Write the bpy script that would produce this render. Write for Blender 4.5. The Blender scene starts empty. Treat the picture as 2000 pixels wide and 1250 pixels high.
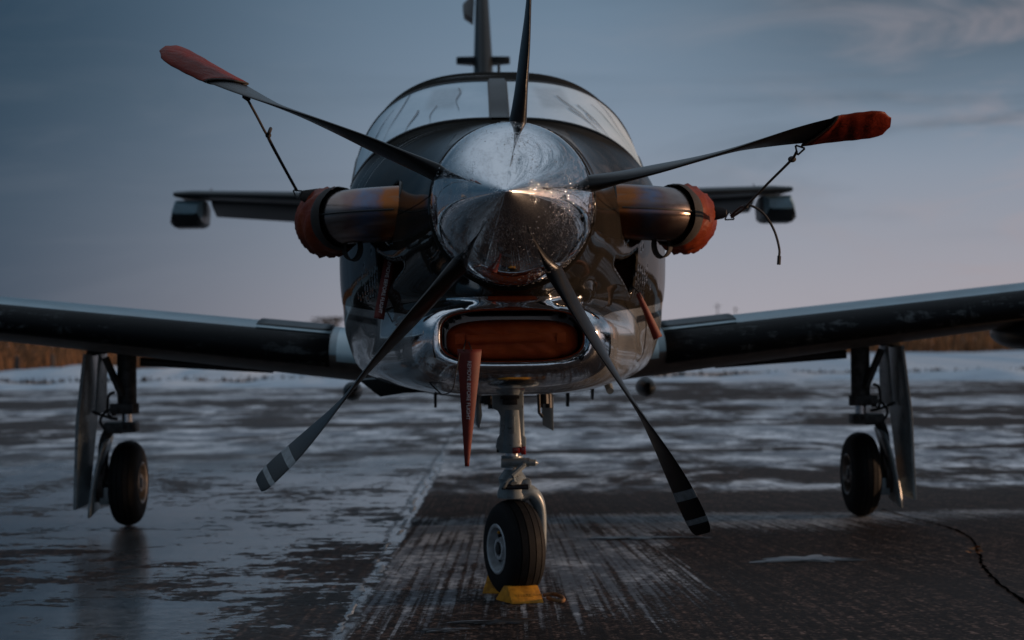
import bpy, bmesh, math, random
import numpy as np
from mathutils import Vector, Matrix

# ------------------------------------------------------------------ camera, world, sun, exposure
SC = bpy.context.scene
COL = SC.collection
F, DPROP, HC = 3600.0, 5.6, 0.96          # focal length in px of a 2000 px wide frame, camera distance, eye height
PITCH, ROLL = math.atan(35 / 3600), math.radians(0.6)

fwd = Vector((0, math.cos(PITCH), math.sin(PITCH)))
r0 = Vector((1, 0, 0)); u0 = r0.cross(fwd)
right = r0 * math.cos(ROLL) - u0 * math.sin(ROLL)
up = u0 * math.cos(ROLL) + r0 * math.sin(ROLL)
CAMP = Vector((0, -DPROP, HC))
cam = bpy.data.cameras.new('camera'); camo = bpy.data.objects.new('camera', cam); COL.objects.link(camo)
cam.sensor_width = 36; cam.lens = 36 * F / 2000; cam.clip_end = 9000; cam.clip_start = 0.05
camo.matrix_world = Matrix(((right.x, up.x, -fwd.x, CAMP.x), (right.y, up.y, -fwd.y, CAMP.y), (right.z, up.z, -fwd.z, CAMP.z), (0, 0, 0, 1)))
cam.dof.use_dof = True; cam.dof.focus_distance = 5.45; cam.dof.aperture_fstop = 3.8
SC.camera = camo
SC.view_settings.view_transform = 'Standard'; SC.view_settings.look = 'None'
SC.view_settings.gamma = 1; SC.view_settings.use_curve_mapping = False
SC.view_settings.exposure = 0.0

SUN_DIR = Vector((1.0, 0.03, 0.075)).normalized()
SUN_EL = math.asin(SUN_DIR.z)
SUN_ROT = math.atan2(SUN_DIR.x, SUN_DIR.y)


class NT:
    """small helper to write node trees as expressions"""
    def __init__(s, tree):
        s.t = tree
    def add(s, typ, **kw):
        n = s.t.nodes.new(typ)
        for k, v in kw.items():
            setattr(n, k, v)
        return n
    def put(s, sock, v):
        if v is None: return
        if hasattr(v, 'is_linked') or isinstance(v, bpy.types.NodeSocket):
            s.t.links.new(v, sock)
        else:
            if isinstance(v, (tuple, list)) and len(v) == 3 and sock.type == 'RGBA': v = (*v, 1)
            sock.default_value = v
    def m(s, op, a, b=None, c=None, clamp=False):
        n = s.add('ShaderNodeMath', operation=op, use_clamp=clamp)
        s.put(n.inputs[0], a); s.put(n.inputs[1], b); s.put(n.inputs[2], c)
        return n.outputs[0]
    def vm(s, op, a, b=None):
        n = s.add('ShaderNodeVectorMath', operation=op); s.put(n.inputs[0], a); s.put(n.inputs[1], b)
        return n.outputs['Value'] if op in ('DOT_PRODUCT', 'LENGTH') else n.outputs[0]
    def sep(s, v):
        n = s.add('ShaderNodeSeparateXYZ'); s.put(n.inputs[0], v); return n.outputs
    def comb(s, x, y, z):
        n = s.add('ShaderNodeCombineXYZ'); s.put(n.inputs[0], x); s.put(n.inputs[1], y); s.put(n.inputs[2], z); return n.outputs[0]
    def noise(s, vec, scale, detail=4, rough=.55, dist=0, col=False):
        n = s.add('ShaderNodeTexNoise'); s.put(n.inputs['Vector'], vec)
        n.inputs['Scale'].default_value = scale; n.inputs['Detail'].default_value = detail
        n.inputs['Roughness'].default_value = rough; n.inputs['Distortion'].default_value = dist
        return n.outputs['Color'] if col else n.outputs['Fac']
    def voro(s, vec, scale, out='Distance', rnd=1):
        n = s.add('ShaderNodeTexVoronoi'); s.put(n.inputs['Vector'], vec); n.inputs['Scale'].default_value = scale
        n.inputs['Randomness'].default_value = rnd
        return n.outputs[out]
    def sm(s, x, a, b):
        n = s.add('ShaderNodeMapRange', interpolation_type='SMOOTHSTEP')
        s.put(n.inputs[0], x); s.put(n.inputs[1], a); s.put(n.inputs[2], b)
        return n.outputs[0]
    def mix(s, f, a, b):
        n = s.add('ShaderNodeMix', data_type='RGBA')
        s.put(n.inputs[0], f); s.put(n.inputs[6], a); s.put(n.inputs[7], b)
        return n.outputs[2]
    def mixf(s, f, a, b):
        n = s.add('ShaderNodeMix', data_type='FLOAT')
        s.put(n.inputs[0], f); s.put(n.inputs[2], a); s.put(n.inputs[3], b)
        return n.outputs[0]
    def bump(s, h, strength, dist=.01, normal=None):
        n = s.add('ShaderNodeBump'); s.put(n.inputs['Height'], h)
        n.inputs['Strength'].default_value = strength; n.inputs['Distance'].default_value = dist
        if normal is not None: s.t.links.new(normal, n.inputs['Normal'])
        return n.outputs[0]
    def mapv(s, vec, scale=(1, 1, 1), loc=(0, 0, 0), rot=(0, 0, 0)):
        n = s.add('ShaderNodeMapping'); s.put(n.inputs[0], vec)
        n.inputs['Scale'].default_value = scale; n.inputs['Location'].default_value = loc; n.inputs['Rotation'].default_value = rot
        return n.outputs[0]
    def obj(s):
        return s.add('ShaderNodeTexCoord').outputs['Object']


def build_world():
    w = bpy.data.worlds.new('World'); SC.world = w; w.use_nodes = True
    t = w.node_tree; t.nodes.clear(); N = NT(t)
    sky = N.add('ShaderNodeTexSky', sky_type='NISHITA'); sky.sun_disc = False
    sky.sun_elevation = SUN_EL; sky.sun_rotation = SUN_ROT; sky.dust_density = 3.0
    d = N.add('ShaderNodeTexCoord').outputs['Generated']
    x, y, z = N.sep(d)
    el = N.m('MAXIMUM', z, 0.0)
    # dusk gradient: mauve grey above the horizon, slate blue higher up, paler again overhead
    rp = N.add('ShaderNodeValToRGB'); N.put(rp.inputs[0], N.m('POWER', el, .5))
    cr = rp.color_ramp; cr.interpolation = 'B_SPLINE'
    stops = [(0.0, (.40, .372, .412)), (.16, (.355, .36, .412)), (.29, (.245, .298, .378)), (.38, (.185, .258, .348)), (.47, (.105, .172, .25)), (.60, (.18, .26, .345)), (.78, (.36, .44, .54)), (1.0, (.40, .48, .57))]
    cr.elements[0].position = 0; cr.elements[0].color = (*stops[0][1], 1)
    cr.elements[1].position = 1; cr.elements[1].color = (*stops[-1][1], 1)
    for p, c in stops[1:-1]:
        e = cr.elements.new(p); e.color = (*c, 1)
    base = rp.outputs[0]
    # away from the sun the sky falls off
    flat = N.vm('NORMALIZE', N.comb(x, y, 0.0))
    az = N.vm('DOT_PRODUCT', flat, tuple(Vector((SUN_DIR.x, SUN_DIR.y, 0)).normalized()))
    fall = N.sm(az, -.33, .08)
    base = N.mix(N.m('MULTIPLY', N.m('SUBTRACT', 1.0, fall), N.m('SUBTRACT', 1.0, N.sm(el, .15, .5))), base, N.mix(.95, base, (.016, .044, .080)))
    tl = N.m('MULTIPLY', N.sm(el, .05, .17), N.m('SUBTRACT', 1.0, N.sm(az, -.32, -.04)))
    base = N.mix(N.m('MULTIPLY', N.m('MULTIPLY', tl, .55), N.m('SUBTRACT', 1.0, N.sm(el, .3, .6))), base, (.012, .036, .066))
    # warm band round the low sun
    base = N.mix(N.m('MULTIPLY', N.m('MULTIPLY', N.sm(az, -.05, .35), N.m('SUBTRACT', 1.0, N.sm(el, .02, .12))), .30), base, (.40, .335, .35))
    sd = N.vm('DOT_PRODUCT', d, tuple(SUN_DIR))
    g1 = N.m('POWER', N.m('MAXIMUM', sd, 0.0), 9.0)
    g2 = N.m('POWER', N.m('MAXIMUM', sd, 0.0), 90.0)
    low = N.m('SUBTRACT', 1.0, N.sm(el, .03, .45))
    base = N.mix(N.m('MULTIPLY', N.m('MULTIPLY', g1, low), 1.0, clamp=True), base, (1.15, .76, .56))
    base = N.mix(N.m('MULTIPLY', g2, .95, clamp=True), base, (3.4, 2.3, 1.5))
    # streaky clouds
    k = N.m('DIVIDE', 1.0, N.m('ADD', el, .10))
    pl = N.comb(N.m('MULTIPLY', x, k), N.m('MULTIPLY', N.m('MULTIPLY', y, k), 1.0), 0.0)
    n1 = N.noise(N.mapv(d, (7.5, 7.5, 34), (3.1, .4, .3), (0, math.radians(4), 0)), 1.0, 8, .6, .9)
    n2 = N.noise(N.mapv(d, (3.0, 3.0, 24), (1.3, 1.9, .2), (0, math.radians(3), 0)), 1.0, 6, .55, .6)
    side = N.sm(az, .02, .42)
    light = N.m('MULTIPLY', N.sm(n1, .46, .74), N.m('ADD', .06, N.m('MULTIPLY', side, .62)))
    dark = N.m('MULTIPLY', N.sm(n2, .46, .66), N.m('ADD', .14, N.m('MULTIPLY', side, .62)))
    dark = N.m('MULTIPLY', dark, N.sm(el, .04, .10))
    base = N.mix(dark, base, (.062, .100, .138))
    deck = N.m('MULTIPLY', N.m('MULTIPLY', N.sm(el, .085, .17), N.sm(az, .05, .26)), N.m('SUBTRACT', 1.0, N.sm(el, .3, .6)))
    base = N.mix(N.m('MULTIPLY', deck, N.m('ADD', .45, N.m('MULTIPLY', n2, .5))), base, (.052, .082, .115))
    warmc = N.mix(side, (.27, .29, .34), (.42, .335, .345))
    base = N.mix(N.m('MULTIPLY', light, N.m('SUBTRACT', 1.0, N.sm(el, .13, .6))), base, warmc)
    col = N.vm('SCALE', base); t.nodes[-1].inputs['Scale'].default_value = 10.0
    fin = N.mix(.035, col, sky.outputs[0])
    bg = N.add('ShaderNodeBackground'); N.put(bg.inputs[0], fin); bg.inputs[1].default_value = .1
    o = N.add('ShaderNodeOutputWorld'); t.links.new(bg.outputs[0], o.inputs[0])
build_world()

sl = bpy.data.lights.new('sun', 'SUN'); sl.energy = 3.0; sl.angle = math.radians(2.0); sl.color = (1.0, .62, .38)
so = bpy.data.objects.new('sun', sl); COL.objects.link(so)
so.rotation_euler = (-SUN_DIR).to_track_quat('-Z', 'Y').to_euler(); so.location = (20, -3, 3)

# ------------------------------------------------------------------ frame helpers
YAW = math.radians(1.35)
AX = Vector((0.0055, 0, 0))
ex = Vector((math.cos(YAW), math.sin(YAW), 0)); ey = Vector((-math.sin(YAW), math.cos(YAW), 0))
ZH = 1.365                                  # height of the propeller hub

def toW(p):
    return AX + ex * p[0] + ey * p[1] + Vector((0, 0, p[2]))

def loc(px, py, yl):
    """point of the aircraft's own frame at distance yl behind the propeller seen at a photo position"""
    d = fwd + right * ((px - 1000) / F) + up * ((625 - py) / F)
    o = CAMP - AX
    t = (yl - o.dot(ey)) / d.dot(ey)
    p = o + d * t
    return Vector((p.dot(ex), yl, p.z))

def wpt(px, py, y):
    d = fwd + right * ((px - 1000) / F) + up * ((625 - py) / F)
    return CAMP + d * ((y - CAMP.y) / d.y)

def gpt(px, py, z=0.0):
    d = fwd + right * ((px - 1000) / F) + up * ((625 - py) / F)
    return CAMP + d * ((z - CAMP.z) / d.z)


class MB:
    def __init__(s): s.v = []; s.f = []
    def grid(s, rows, close_u=False, close_v=False, flip=False):
        b = len(s.v); nr = len(rows); nc = len(rows[0])
        for r in rows: s.v.extend(Vector(p) for p in r)
        for i in range(nr if close_v else nr - 1):
            for j in range(nc if close_u else nc - 1):
                q = [b + i * nc + j, b + i * nc + (j + 1) % nc, b + ((i + 1) % nr) * nc + (j + 1) % nc, b + ((i + 1) % nr) * nc + j]
                s.f.append(q[::-1] if flip else q)
        return s
    def poly(s, pts):
        b = len(s.v); s.v.extend(Vector(p) for p in pts); s.f.append(list(range(b, b + len(pts)))); return s
    def prism(s, pts, off):
        """closed outline pts extruded by vector off"""
        n = len(pts); b = len(s.v); off = Vector(off)
        s.v.extend(Vector(p) for p in pts); s.v.extend(Vector(p) + off for p in pts)
        s.f.append(list(range(b, b + n))[::-1]); s.f.append(list(range(b + n, b + 2 * n)))
        for i in range(n):
            j = (i + 1) % n; s.f.append([b + i, b + j, b + n + j, b + n + i])
        return s
    def box(s, c, size, rot=None):
        c = Vector(c); hx, hy, hz = size[0] / 2, size[1] / 2, size[2] / 2
        R = rot if rot is not None else Matrix.Identity(3)
        b = len(s.v)
        for x, y, z in ((-1, -1, -1), (1, -1, -1), (1, 1, -1), (-1, 1, -1), (-1, -1, 1), (1, -1, 1), (1, 1, 1), (-1, 1, 1)):
            s.v.append(c + R @ Vector((x * hx, y * hy, z * hz)))
        for q in ((3, 2, 1, 0), (4, 5, 6, 7), (0, 1, 5, 4), (1, 2, 6, 5), (2, 3, 7, 6), (3, 0, 4, 7)):
            s.f.append([b + i for i in q])
        return s
    def tube(s, path, rad, seg=12, cap=True, ry=None, upv=None, closed=False):
        path = [Vector(p) for p in path]; n = len(path)
        if not isinstance(rad, (list, tuple)): rad = [rad] * n
        if ry is None: ry = rad
        elif not isinstance(ry, (list, tuple)): ry = [ry] * n
        rows = []; prev = Vector(upv) if upv else None
        for i, p in enumerate(path):
            if closed: t = path[(i + 1) % n] - path[i - 1]
            else: t = path[min(i + 1, n - 1)] - path[max(i - 1, 0)]
            t.normalize()
            if prev is None: prev = Vector((0, 0, 1)) if abs(t.z) < .9 else Vector((1, 0, 0))
            a = prev - t * prev.dot(t)
            if a.length < 1e-6: a = t.orthogonal()
            a.normalize(); c = t.cross(a); prev = a
            rows.append([p + a * (math.cos(2 * math.pi * k / seg) * rad[i]) + c * (math.sin(2 * math.pi * k / seg) * ry[i]) for k in range(seg)])
        s.grid(rows, close_u=True, close_v=closed)
        if cap and not closed:
            s.poly(rows[0][::-1]); s.poly(rows[-1])
        return s
    def lathe(s, prof, origin, axis, seg=48):
        """prof: list of (distance along axis, radius)"""
        o = Vector(origin); a = Vector(axis).normalized(); u = a.orthogonal().normalized(); w = a.cross(u)
        rows = [[o + a * h + (u * math.cos(2 * math.pi * k / seg) + w * math.sin(2 * math.pi * k / seg)) * r for k in range(seg)] for h, r in prof]
        return s.grid(rows, close_u=True)
    def ball(s, c, rad, seg=16, rings=10, R=None):
        if not isinstance(rad, (list, tuple)): rad = (rad,) * 3
        R = R if R is not None else Matrix.Identity(3)
        rows = []
        for i in range(rings + 1):
            a = math.pi * i / rings
            rows.append([Vector(c) + R @ Vector((rad[0] * math.sin(a) * math.cos(2 * math.pi * k / seg), rad[1] * math.sin(a) * math.sin(2 * math.pi * k / seg), rad[2] * math.cos(a))) for k in range(seg)])
        return s.grid(rows, close_u=True, flip=True)
    def build(s, name, mat, parent=None, origin=None, smooth=True, ang=35, bevel=0, fix=True, weld=True):
        o0 = Vector(origin) if origin is not None else Vector((0, 0, 0))
        me = bpy.data.meshes.new(name)
        me.from_pydata([tuple(v - o0) for v in s.v], [], s.f)
        if fix:
            bm = bmesh.new(); bm.from_mesh(me)
            if weld: bmesh.ops.remove_doubles(bm, verts=bm.verts, dist=1e-5)
            bmesh.ops.dissolve_degenerate(bm, dist=1e-6, edges=bm.edges)
            bmesh.ops.recalc_face_normals(bm, faces=bm.faces)
            if bevel: 
                es = [e for e in bm.edges if len(e.link_faces) == 2 and e.calc_face_angle(0) > .6]
                bmesh.ops.bevel(bm, geom=es, offset=bevel, segments=2, affect='EDGES', profile=.6)
            bm.to_mesh(me); bm.free()
        if smooth:
            for p in me.polygons: p.use_smooth = True
            me.set_sharp_from_angle(angle=math.radians(ang))
        me.update()
        ob = bpy.data.objects.new(name, me); COL.objects.link(ob)
        for m in (mat if isinstance(mat, (list, tuple)) else [mat]): me.materials.append(m)
        ob.location = o0
        if parent is not None: ob.parent = parent
        return ob

def tag(o, label=None, cat=None, group=None, kind=None):
    if label: o['label'] = label
    if cat: o['category'] = cat
    if group: o['group'] = group
    if kind: o['kind'] = kind
    return o

def empty(name, p, rz=0):
    o = bpy.data.objects.new(name, None); COL.objects.link(o); o.location = p; o.rotation_euler = (0, 0, rz); return o

def lerp(xs, ys):
    """smooth (monotone cubic) interpolation, vectorised"""
    xs = np.array(xs, float); ys = np.array(ys, float)
    h = np.diff(xs); dl = np.diff(ys) / h
    m = np.zeros(len(xs)); m[0] = dl[0]; m[-1] = dl[-1]
    for i in range(1, len(xs) - 1):
        m[i] = 0 if dl[i - 1] * dl[i] <= 0 else 3 * (h[i - 1] + h[i]) / ((2 * h[i] + h[i - 1]) / dl[i - 1] + (h[i] + 2 * h[i - 1]) / dl[i])
    def f(x):
        x = np.clip(np.asarray(x, float), xs[0], xs[-1])
        i = np.clip(np.searchsorted(xs, x) - 1, 0, len(xs) - 2)
        t = (x - xs[i]) / h[i]
        return ((2 * t ** 3 - 3 * t ** 2 + 1) * ys[i] + (t ** 3 - 2 * t ** 2 + t) * h[i] * m[i] + (-2 * t ** 3 + 3 * t ** 2) * ys[i + 1] + (t ** 3 - t ** 2) * h[i] * m[i + 1])
    return f

def spline(pts, n=8):
    """Catmull-Rom through points"""
    P = [Vector(p) for p in pts]; P = [2 * P[0] - P[1]] + P + [2 * P[-1] - P[-2]]
    out = []
    for i in range(1, len(P) - 2):
        for k in range(n):
            t = k / n
            out.append(.5 * ((2 * P[i]) + (P[i + 1] - P[i - 1]) * t + (2 * P[i - 1] - 5 * P[i] + 4 * P[i + 1] - P[i + 2]) * t * t + (3 * P[i] - P[i - 1] - 3 * P[i + 1] + P[i + 2]) * t ** 3))
    out.append(P[-2]); return out

# ------------------------------------------------------------------ materials
def mat(name, color=(.5, .5, .5), rough=.5, metal=0, spec=.5, coat=0, coat_rough=.05, **kw):
    m = bpy.data.materials.new(name); m.use_nodes = True
    b = m.node_tree.nodes['Principled BSDF']
    b.inputs['Base Color'].default_value = (*color, 1); b.inputs['Roughness'].default_value = rough
    b.inputs['Metallic'].default_value = metal; b.inputs['Specular IOR Level'].default_value = spec
    b.inputs['Coat Weight'].default_value = coat; b.inputs['Coat Roughness'].default_value = coat_rough
    return m, NT(m.node_tree), b

MT = {}
def simple(name, color, rough=.5, metal=0, var=.25, scale=20, bump=.0, **kw):
    m, N, b = mat(name, color, rough, metal, **kw)
    v = N.obj(); n = N.noise(v, scale, 6, .6)
    c2 = tuple(max(0, c * (1 - var)) for c in color); c1 = tuple(min(1, c * (1 + var)) for c in color)
    N.put(b.inputs['Base Color'], N.mix(N.sm(n, .3, .7), c2, c1))
    N.put(b.inputs['Roughness'], N.mixf(n, max(.02, rough * .75), min(1, rough * 1.25)))
    if bump: N.put(b.inputs['Normal'], N.bump(N.noise(v, scale * 3, 5, .6), bump, .004))
    MT[name] = m; return m

def chrome(name, drops, rough):
    m, N, b = mat(name, (.72, .72, .73), rough, 1)
    v = N.obj()
    n = N.noise(v, 6, 5, .6)
    sc = N.noise(N.mapv(v, (1, .15, 1)), 60, 4, .6)
    N.put(b.inputs['Roughness'], N.m('ADD', rough, N.m('MULTIPLY', N.sm(n, .5, .75), .06)))
    N.put(b.inputs['Base Color'], N.mix(N.sm(sc, .45, .75), (.74, .74, .75), (.60, .60, .61)))
    if drops:
        d = N.voro(v, 210); d2 = N.voro(v, 120)
        h = N.m('ADD', N.m('SUBTRACT', 1.0, N.sm(d, .1, .42)), N.m('SUBTRACT', 1.0, N.sm(d2, .05, .30)))
        h = N.m('MULTIPLY', h, N.sm(N.noise(v, 9, 4, .6), .42, .62))
        N.put(b.inputs['Normal'], N.bump(h, drops, .002))
    MT[name] = m; return m
chrome('spinner_chrome', .45, .035)
chrome('lip_chrome', .10, .07)

def paint():
    """dark metallic paint above, pale grey belly with a dark cheat line, wet and a little dirty"""
    m, N, b = mat('aircraft_paint', (.03, .03, .03), .28, 0, coat=1, coat_rough=.04)
    v = N.obj(); x, y, z = N.sep(v)
    ax = N.m('ABSOLUTE', x)
    line = N.m('ADD', 1.055, N.m('MULTIPLY', N.m('SUBTRACT', y, .85), .055))
    belly = N.m('SUBTRACT', 1.0, N.sm(N.m('SUBTRACT', z, line), -.002, .002))
    st = N.m('SUBTRACT', line, .028)
    s1 = N.sm(N.m('ABSOLUTE', N.m('SUBTRACT', z, N.m('SUBTRACT', st, .012))), .011, .013)
    stripe = N.m('MULTIPLY', N.m('SUBTRACT', 1.0, s1), N.sm(y, .93, .96))
    stripe = N.m('MULTIPLY', stripe, N.sm(ax, .4, .44))
    n = N.noise(v, 5, 6, .62)
    dark = N.mix(N.sm(n, .3, .7), (.011, .0105, .0095), (.019, .0165, .0135))
    pale = N.mix(N.sm(n, .35, .7), (.20, .212, .22), (.30, .31, .318))
    dirt = N.m('MULTIPLY', N.sm(N.noise(v, 26, 8, .72), .56, .66), N.m('SUBTRACT', 1.0, N.sm(z, .77, .90)))
    pale = N.mix(N.m('MULTIPLY', dirt, .8), pale, (.07, .06, .055))
    pale = N.mix(stripe, pale, (.035, .035, .037))
    c = N.mix(belly, dark, pale)
    # dried run-off streaks over the shoulders
    strk = N.noise(N.comb(N.m('MULTIPLY', y, 42.0), N.m('MULTIPLY', z, 1.2), x), 1.0, 2, .5)
    sk = N.m('MULTIPLY', N.sm(strk, .655, .685), N.m('MULTIPLY', N.sm(y, .95, 1.1), N.sm(z, 1.40, 1.5)))
    sk = N.m('MULTIPLY', sk, N.m('SUBTRACT', 1.0, N.sm(x, -.1, .1)))
    c = N.mix(N.m('MULTIPLY', sk, .5), c, (.45, .46, .47))
    # panel gaps
    g1 = N.m('SUBTRACT', 1.0, N.sm(N.m('ABSOLUTE', N.m('SUBTRACT', z, N.m('ADD', 1.395, N.m('MULTIPLY', y, -.03)))), .0012, .0028))
    g2 = N.m('SUBTRACT', 1.0, N.sm(N.m('ABSOLUTE', N.m('SUBTRACT', y, 1.34)), .0012, .0035))
    g3 = N.m('MULTIPLY', N.m('SUBTRACT', 1.0, N.sm(N.m('ABSOLUTE', N.m('SUBTRACT', z, N.m('SUBTRACT', 1.78, N.m('MULTIPLY', y, .33)))), .0012, .0035)), N.sm(y, 1.34, 1.345))
    g4 = N.m('MULTIPLY', N.m('SUBTRACT', 1.0, N.sm(N.m('ABSOLUTE', N.m('SUBTRACT', y, .46)), .001, .003)), N.m('SUBTRACT', 1.0, N.sm(z, 1.08, 1.09)))
    g = N.m('MAXIMUM', N.m('MAXIMUM', g1, g2), N.m('MAXIMUM', g3, g4))
    c = N.mix(g, c, (.006, .006, .006))
    N.put(b.inputs['Base Color'], c)
    
    N.put(b.inputs['Metallic'], N.mixf(belly, .0, .55)); b.inputs['Specular IOR Level'].default_value = .0; b.inputs['Coat IOR'].default_value = 1.33
    dull = N.sm(N.m('ADD', z, N.m('MULTIPLY', N.m('SUBTRACT', n, .5), .06)), 1.56, 1.70)     # upper skin dulled to hold back its sky reflection
    N.put(b.inputs['Roughness'], N.mixf(belly, N.mixf(dull, .34, .85), .26))
    N.put(b.inputs['Coat Weight'], N.m('MULTIPLY', N.mixf(belly, N.mixf(dull, .5, .02), .9), N.m('SUBTRACT', 1.0, N.m('MULTIPLY', g, .9))))
    N.put(b.inputs['Coat Roughness'], N.m('ADD', .035, N.m('MULTIPLY', N.sm(N.noise(v, 3, 5, .6), .45, .8), .12)))
    d = N.voro(v, 95); hh = N.m('MULTIPLY', N.m('SUBTRACT', 1.0, N.sm(d, .05, .26)), N.sm(N.noise(v, 7, 4, .6), .50, .62))
    nb = N.bump(hh, .05, .002)
    N.put(b.inputs['Coat Normal'], nb)
    MT['paint'] = m
paint()

simple('wing_top', (.12, .20, .24), .38, 0, .2, 9, coat=.4, coat_rough=.2)  # paint colour with the blue of reflected sky mixed in
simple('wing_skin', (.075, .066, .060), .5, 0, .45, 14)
simple('root_white', (.33, .47, .53), .3, 0, .08, 6, coat=.6, coat_rough=.1)
simple('tail_dark', (.010, .013, .015), .4, 0, .2, 6, coat=.08, coat_rough=.15, spec=.12)
simple('tail_pale', (.11, .12, .128), .35, 0, .1, 6, coat=.5, coat_rough=.1)
simple('blade_black', (.0045, .0045, .005), .34, 0, .35, 40, bump=.12, spec=.25)
simple('blade_stripe', (.16, .175, .185), .5, 0, .3, 60)
simple('rubber', (.005, .005, .0055), .7, 0, .35, 30, bump=.15, spec=.2)
simple('black_metal', (.02, .02, .022), .45, .3, .3, 40)
simple('dark_gap', (.003, .003, .003), .95, 0, .1, 10, spec=0)
simple('rim_grey', (.40, .42, .44), .38, .3, .2, 30)
simple('rim_bronze', (.22, .20, .185), .38, .7, .25, 30)
simple('steel', (.62, .63, .65), .22, 1, .12, 60)
simple('brake', (.07, .06, .055), .55, .5, .4, 40)
simple('hose', (.012, .012, .013), .5, 0, .2, 40)
simple('cord', (.016, .014, .014), .75, 0, .35, 160, bump=.5)
simple('webbing', (.016, .013, .012), .8, 0, .3, 120, bump=.3)
simple('chock_yellow', (.40, .175, .012), .6, 0, .35, 28, bump=.35, spec=.25)
simple('ice', (.030, .030, .032), .3, 0, .6, 25, bump=.6, coat=.15, coat_rough=.15)
simple('bark', (.045, .036, .03), .9, 0, .4, 3)
simple('twigs', (.055, .046, .042), .9, 0, .35, 2)
simple('reed', (.17, .078, .030), .85, 0, .75, .35)
simple('leaf_litter', (.16, .075, .025), .8, 0, .4, 60)
simple('gasket', (.008, .009, .010), .5, 0, .2, 30)
simple('letter_white', (.62, .60, .60), .6, 0, .1, 60)
simple('lens_red', (.30, .02, .015), .2, 0, .1, 20)

def gear_grey():
    m, N, b = mat('gear_grey', (.3, .3, .3), .4, .0, coat=.25, coat_rough=.2)
    v = N.obj(); n = N.noise(v, 14, 6, .65)
    c = N.mix(N.sm(n, .3, .7), (.15, .19, .21), (.24, .285, .305))
    chip = N.sm(N.noise(v, 42, 7, .7), .60, .64)
    c = N.mix(chip, c, (.05, .045, .042))
    c = N.mix(N.m('MULTIPLY', N.sm(N.noise(v, 9, 5, .6), .5, .7), .45), c, (.10, .095, .09))
    N.put(b.inputs['Base Color'], c); N.put(b.inputs['Roughness'], N.mixf(chip, .36, .7)); MT['gear_grey'] = m
gear_grey()

def gear_dark():
    m, N, b = mat('gear_dark', (.1, .1, .1), .5, .2)
    v = N.obj(); n = N.noise(v, 22, 6, .65)
    c = N.mix(N.sm(n, .3, .7), (.025, .028, .030), (.088, .088, .088)); b.inputs['Specular IOR Level'].default_value = .25
    N.put(b.inputs['Base Color'], c); MT['gear_dark'] = m
gear_dark()

def boot():
    """black rubber de-icing boot, scuffed and with frost drying in blotches"""
    m, N, b = mat('boot_rubber', (.012, .012, .013), .45)
    v = N.obj(); x, y, z = N.sep(v)
    n = N.noise(N.mapv(v, (1, 3, 3)), 7, 9, .7); n2 = N.noise(v, 1.5, 4, .5)
    fr = N.m('MULTIPLY', N.sm(n, .53, .58), N.sm(n2, .40, .56))
    fr = N.m('MULTIPLY', fr, N.sm(N.noise(N.mapv(v, (22, 2, 5)), 1.0, 7, .7), .40, .60))
    c = N.mix(fr, (.006, .007, .008), (.060, .068, .072))
    N.put(b.inputs['Base Color'], c); N.put(b.inputs['Roughness'], N.mixf(fr, .5, .7)); b.inputs['Specular IOR Level'].default_value = .05; MT['boot'] = m
boot()

def vinyl(key='vinyl', c1=(.115, .013, .005), c2=(.19, .034, .009)):
    m, N, b = mat('red_' + key, (.36, .04, .02), .45, 0, coat=.0, coat_rough=.25, spec=.14)
    v = N.obj(); n = N.noise(v, 9, 5, .6)
    c = N.mix(N.sm(n, .3, .7), c1, c2)
    N.put(b.inputs['Base Color'], c); N.put(b.inputs['Roughness'], N.mixf(n, .38, .6))
    fold = N.noise(N.mapv(v, (1, 1, 2.4)), 11, 3, .5, 1.2)
    nb = N.bump(fold, .35, .015); nb = N.bump(N.noise(v, 160, 2, .5), .12, .002, nb)
    N.put(b.inputs['Normal'], nb); MT[key] = m
vinyl(); vinyl('vinyl_dark', (.085, .007, .0035), (.14, .014, .005)); vinyl('vinyl_bright', (.36, .050, .012), (.50, .085, .018))

def nylon():
    m, N, b = mat('red_nylon', (.40, .035, .02), .6, 0)
    v = N.obj(); x, y, z = N.sep(v)
    w = N.m('SINE', N.m('MULTIPLY', z, 3200.0)); n = N.noise(v, 14, 5, .6)
    N.put(b.inputs['Base Color'], N.mix(N.sm(n, .3, .7), (.085, .006, .004), (.135, .010, .005)))
    N.put(b.inputs['Normal'], N.bump(N.m('ADD', w, N.m('MULTIPLY', n, 4.0)), .12, .002)); MT['nylon'] = m
nylon()

def exhaust_mat():
    """heat tinted stainless: straw and bronze near the root, blue and violet along the top"""
    m, N, b = mat('heat_steel', (.5, .45, .4), .22, 1)
    v = N.obj(); x, y, z = N.sep(v); ax = N.m('ABSOLUTE', x)
    n = N.noise(v, 12, 6, .65)
    t = N.m('ADD', N.m('MULTIPLY', N.m('SUBTRACT', ax, .36), 4.0), N.m('MULTIPLY', N.m('SUBTRACT', n, .5), .55))
    rp = N.add('ShaderNodeValToRGB'); N.put(rp.inputs[0], t); cr = rp.color_ramp
    cr.elements[0].position = 0; cr.elements[0].color = (.20, .065, .022, 1)
    cr.elements[1].position = 1; cr.elements[1].color = (.25, .20, .185, 1)
    for p, c in ((.22, (.22, .075, .026)), (.36, (.12, .085, .10)), (.50, (.10, .12, .18)), (.66, (.18, .115, .11)), (.8, (.22, .165, .15))):
        e = cr.elements.new(p); e.color = (*c, 1)
    sm_ = N.sm(N.noise(N.mapv(v, (1, 1, 5)), 9, 6, .6), .48, .66)
    N.put(b.inputs['Base Color'], N.mix(N.m('MULTIPLY', sm_, .55), rp.outputs[0], (.16, .10, .07)))
    N.put(b.inputs['Roughness'], N.mixf(n, .14, .32)); MT['exhaust'] = m
exhaust_mat()

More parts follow.
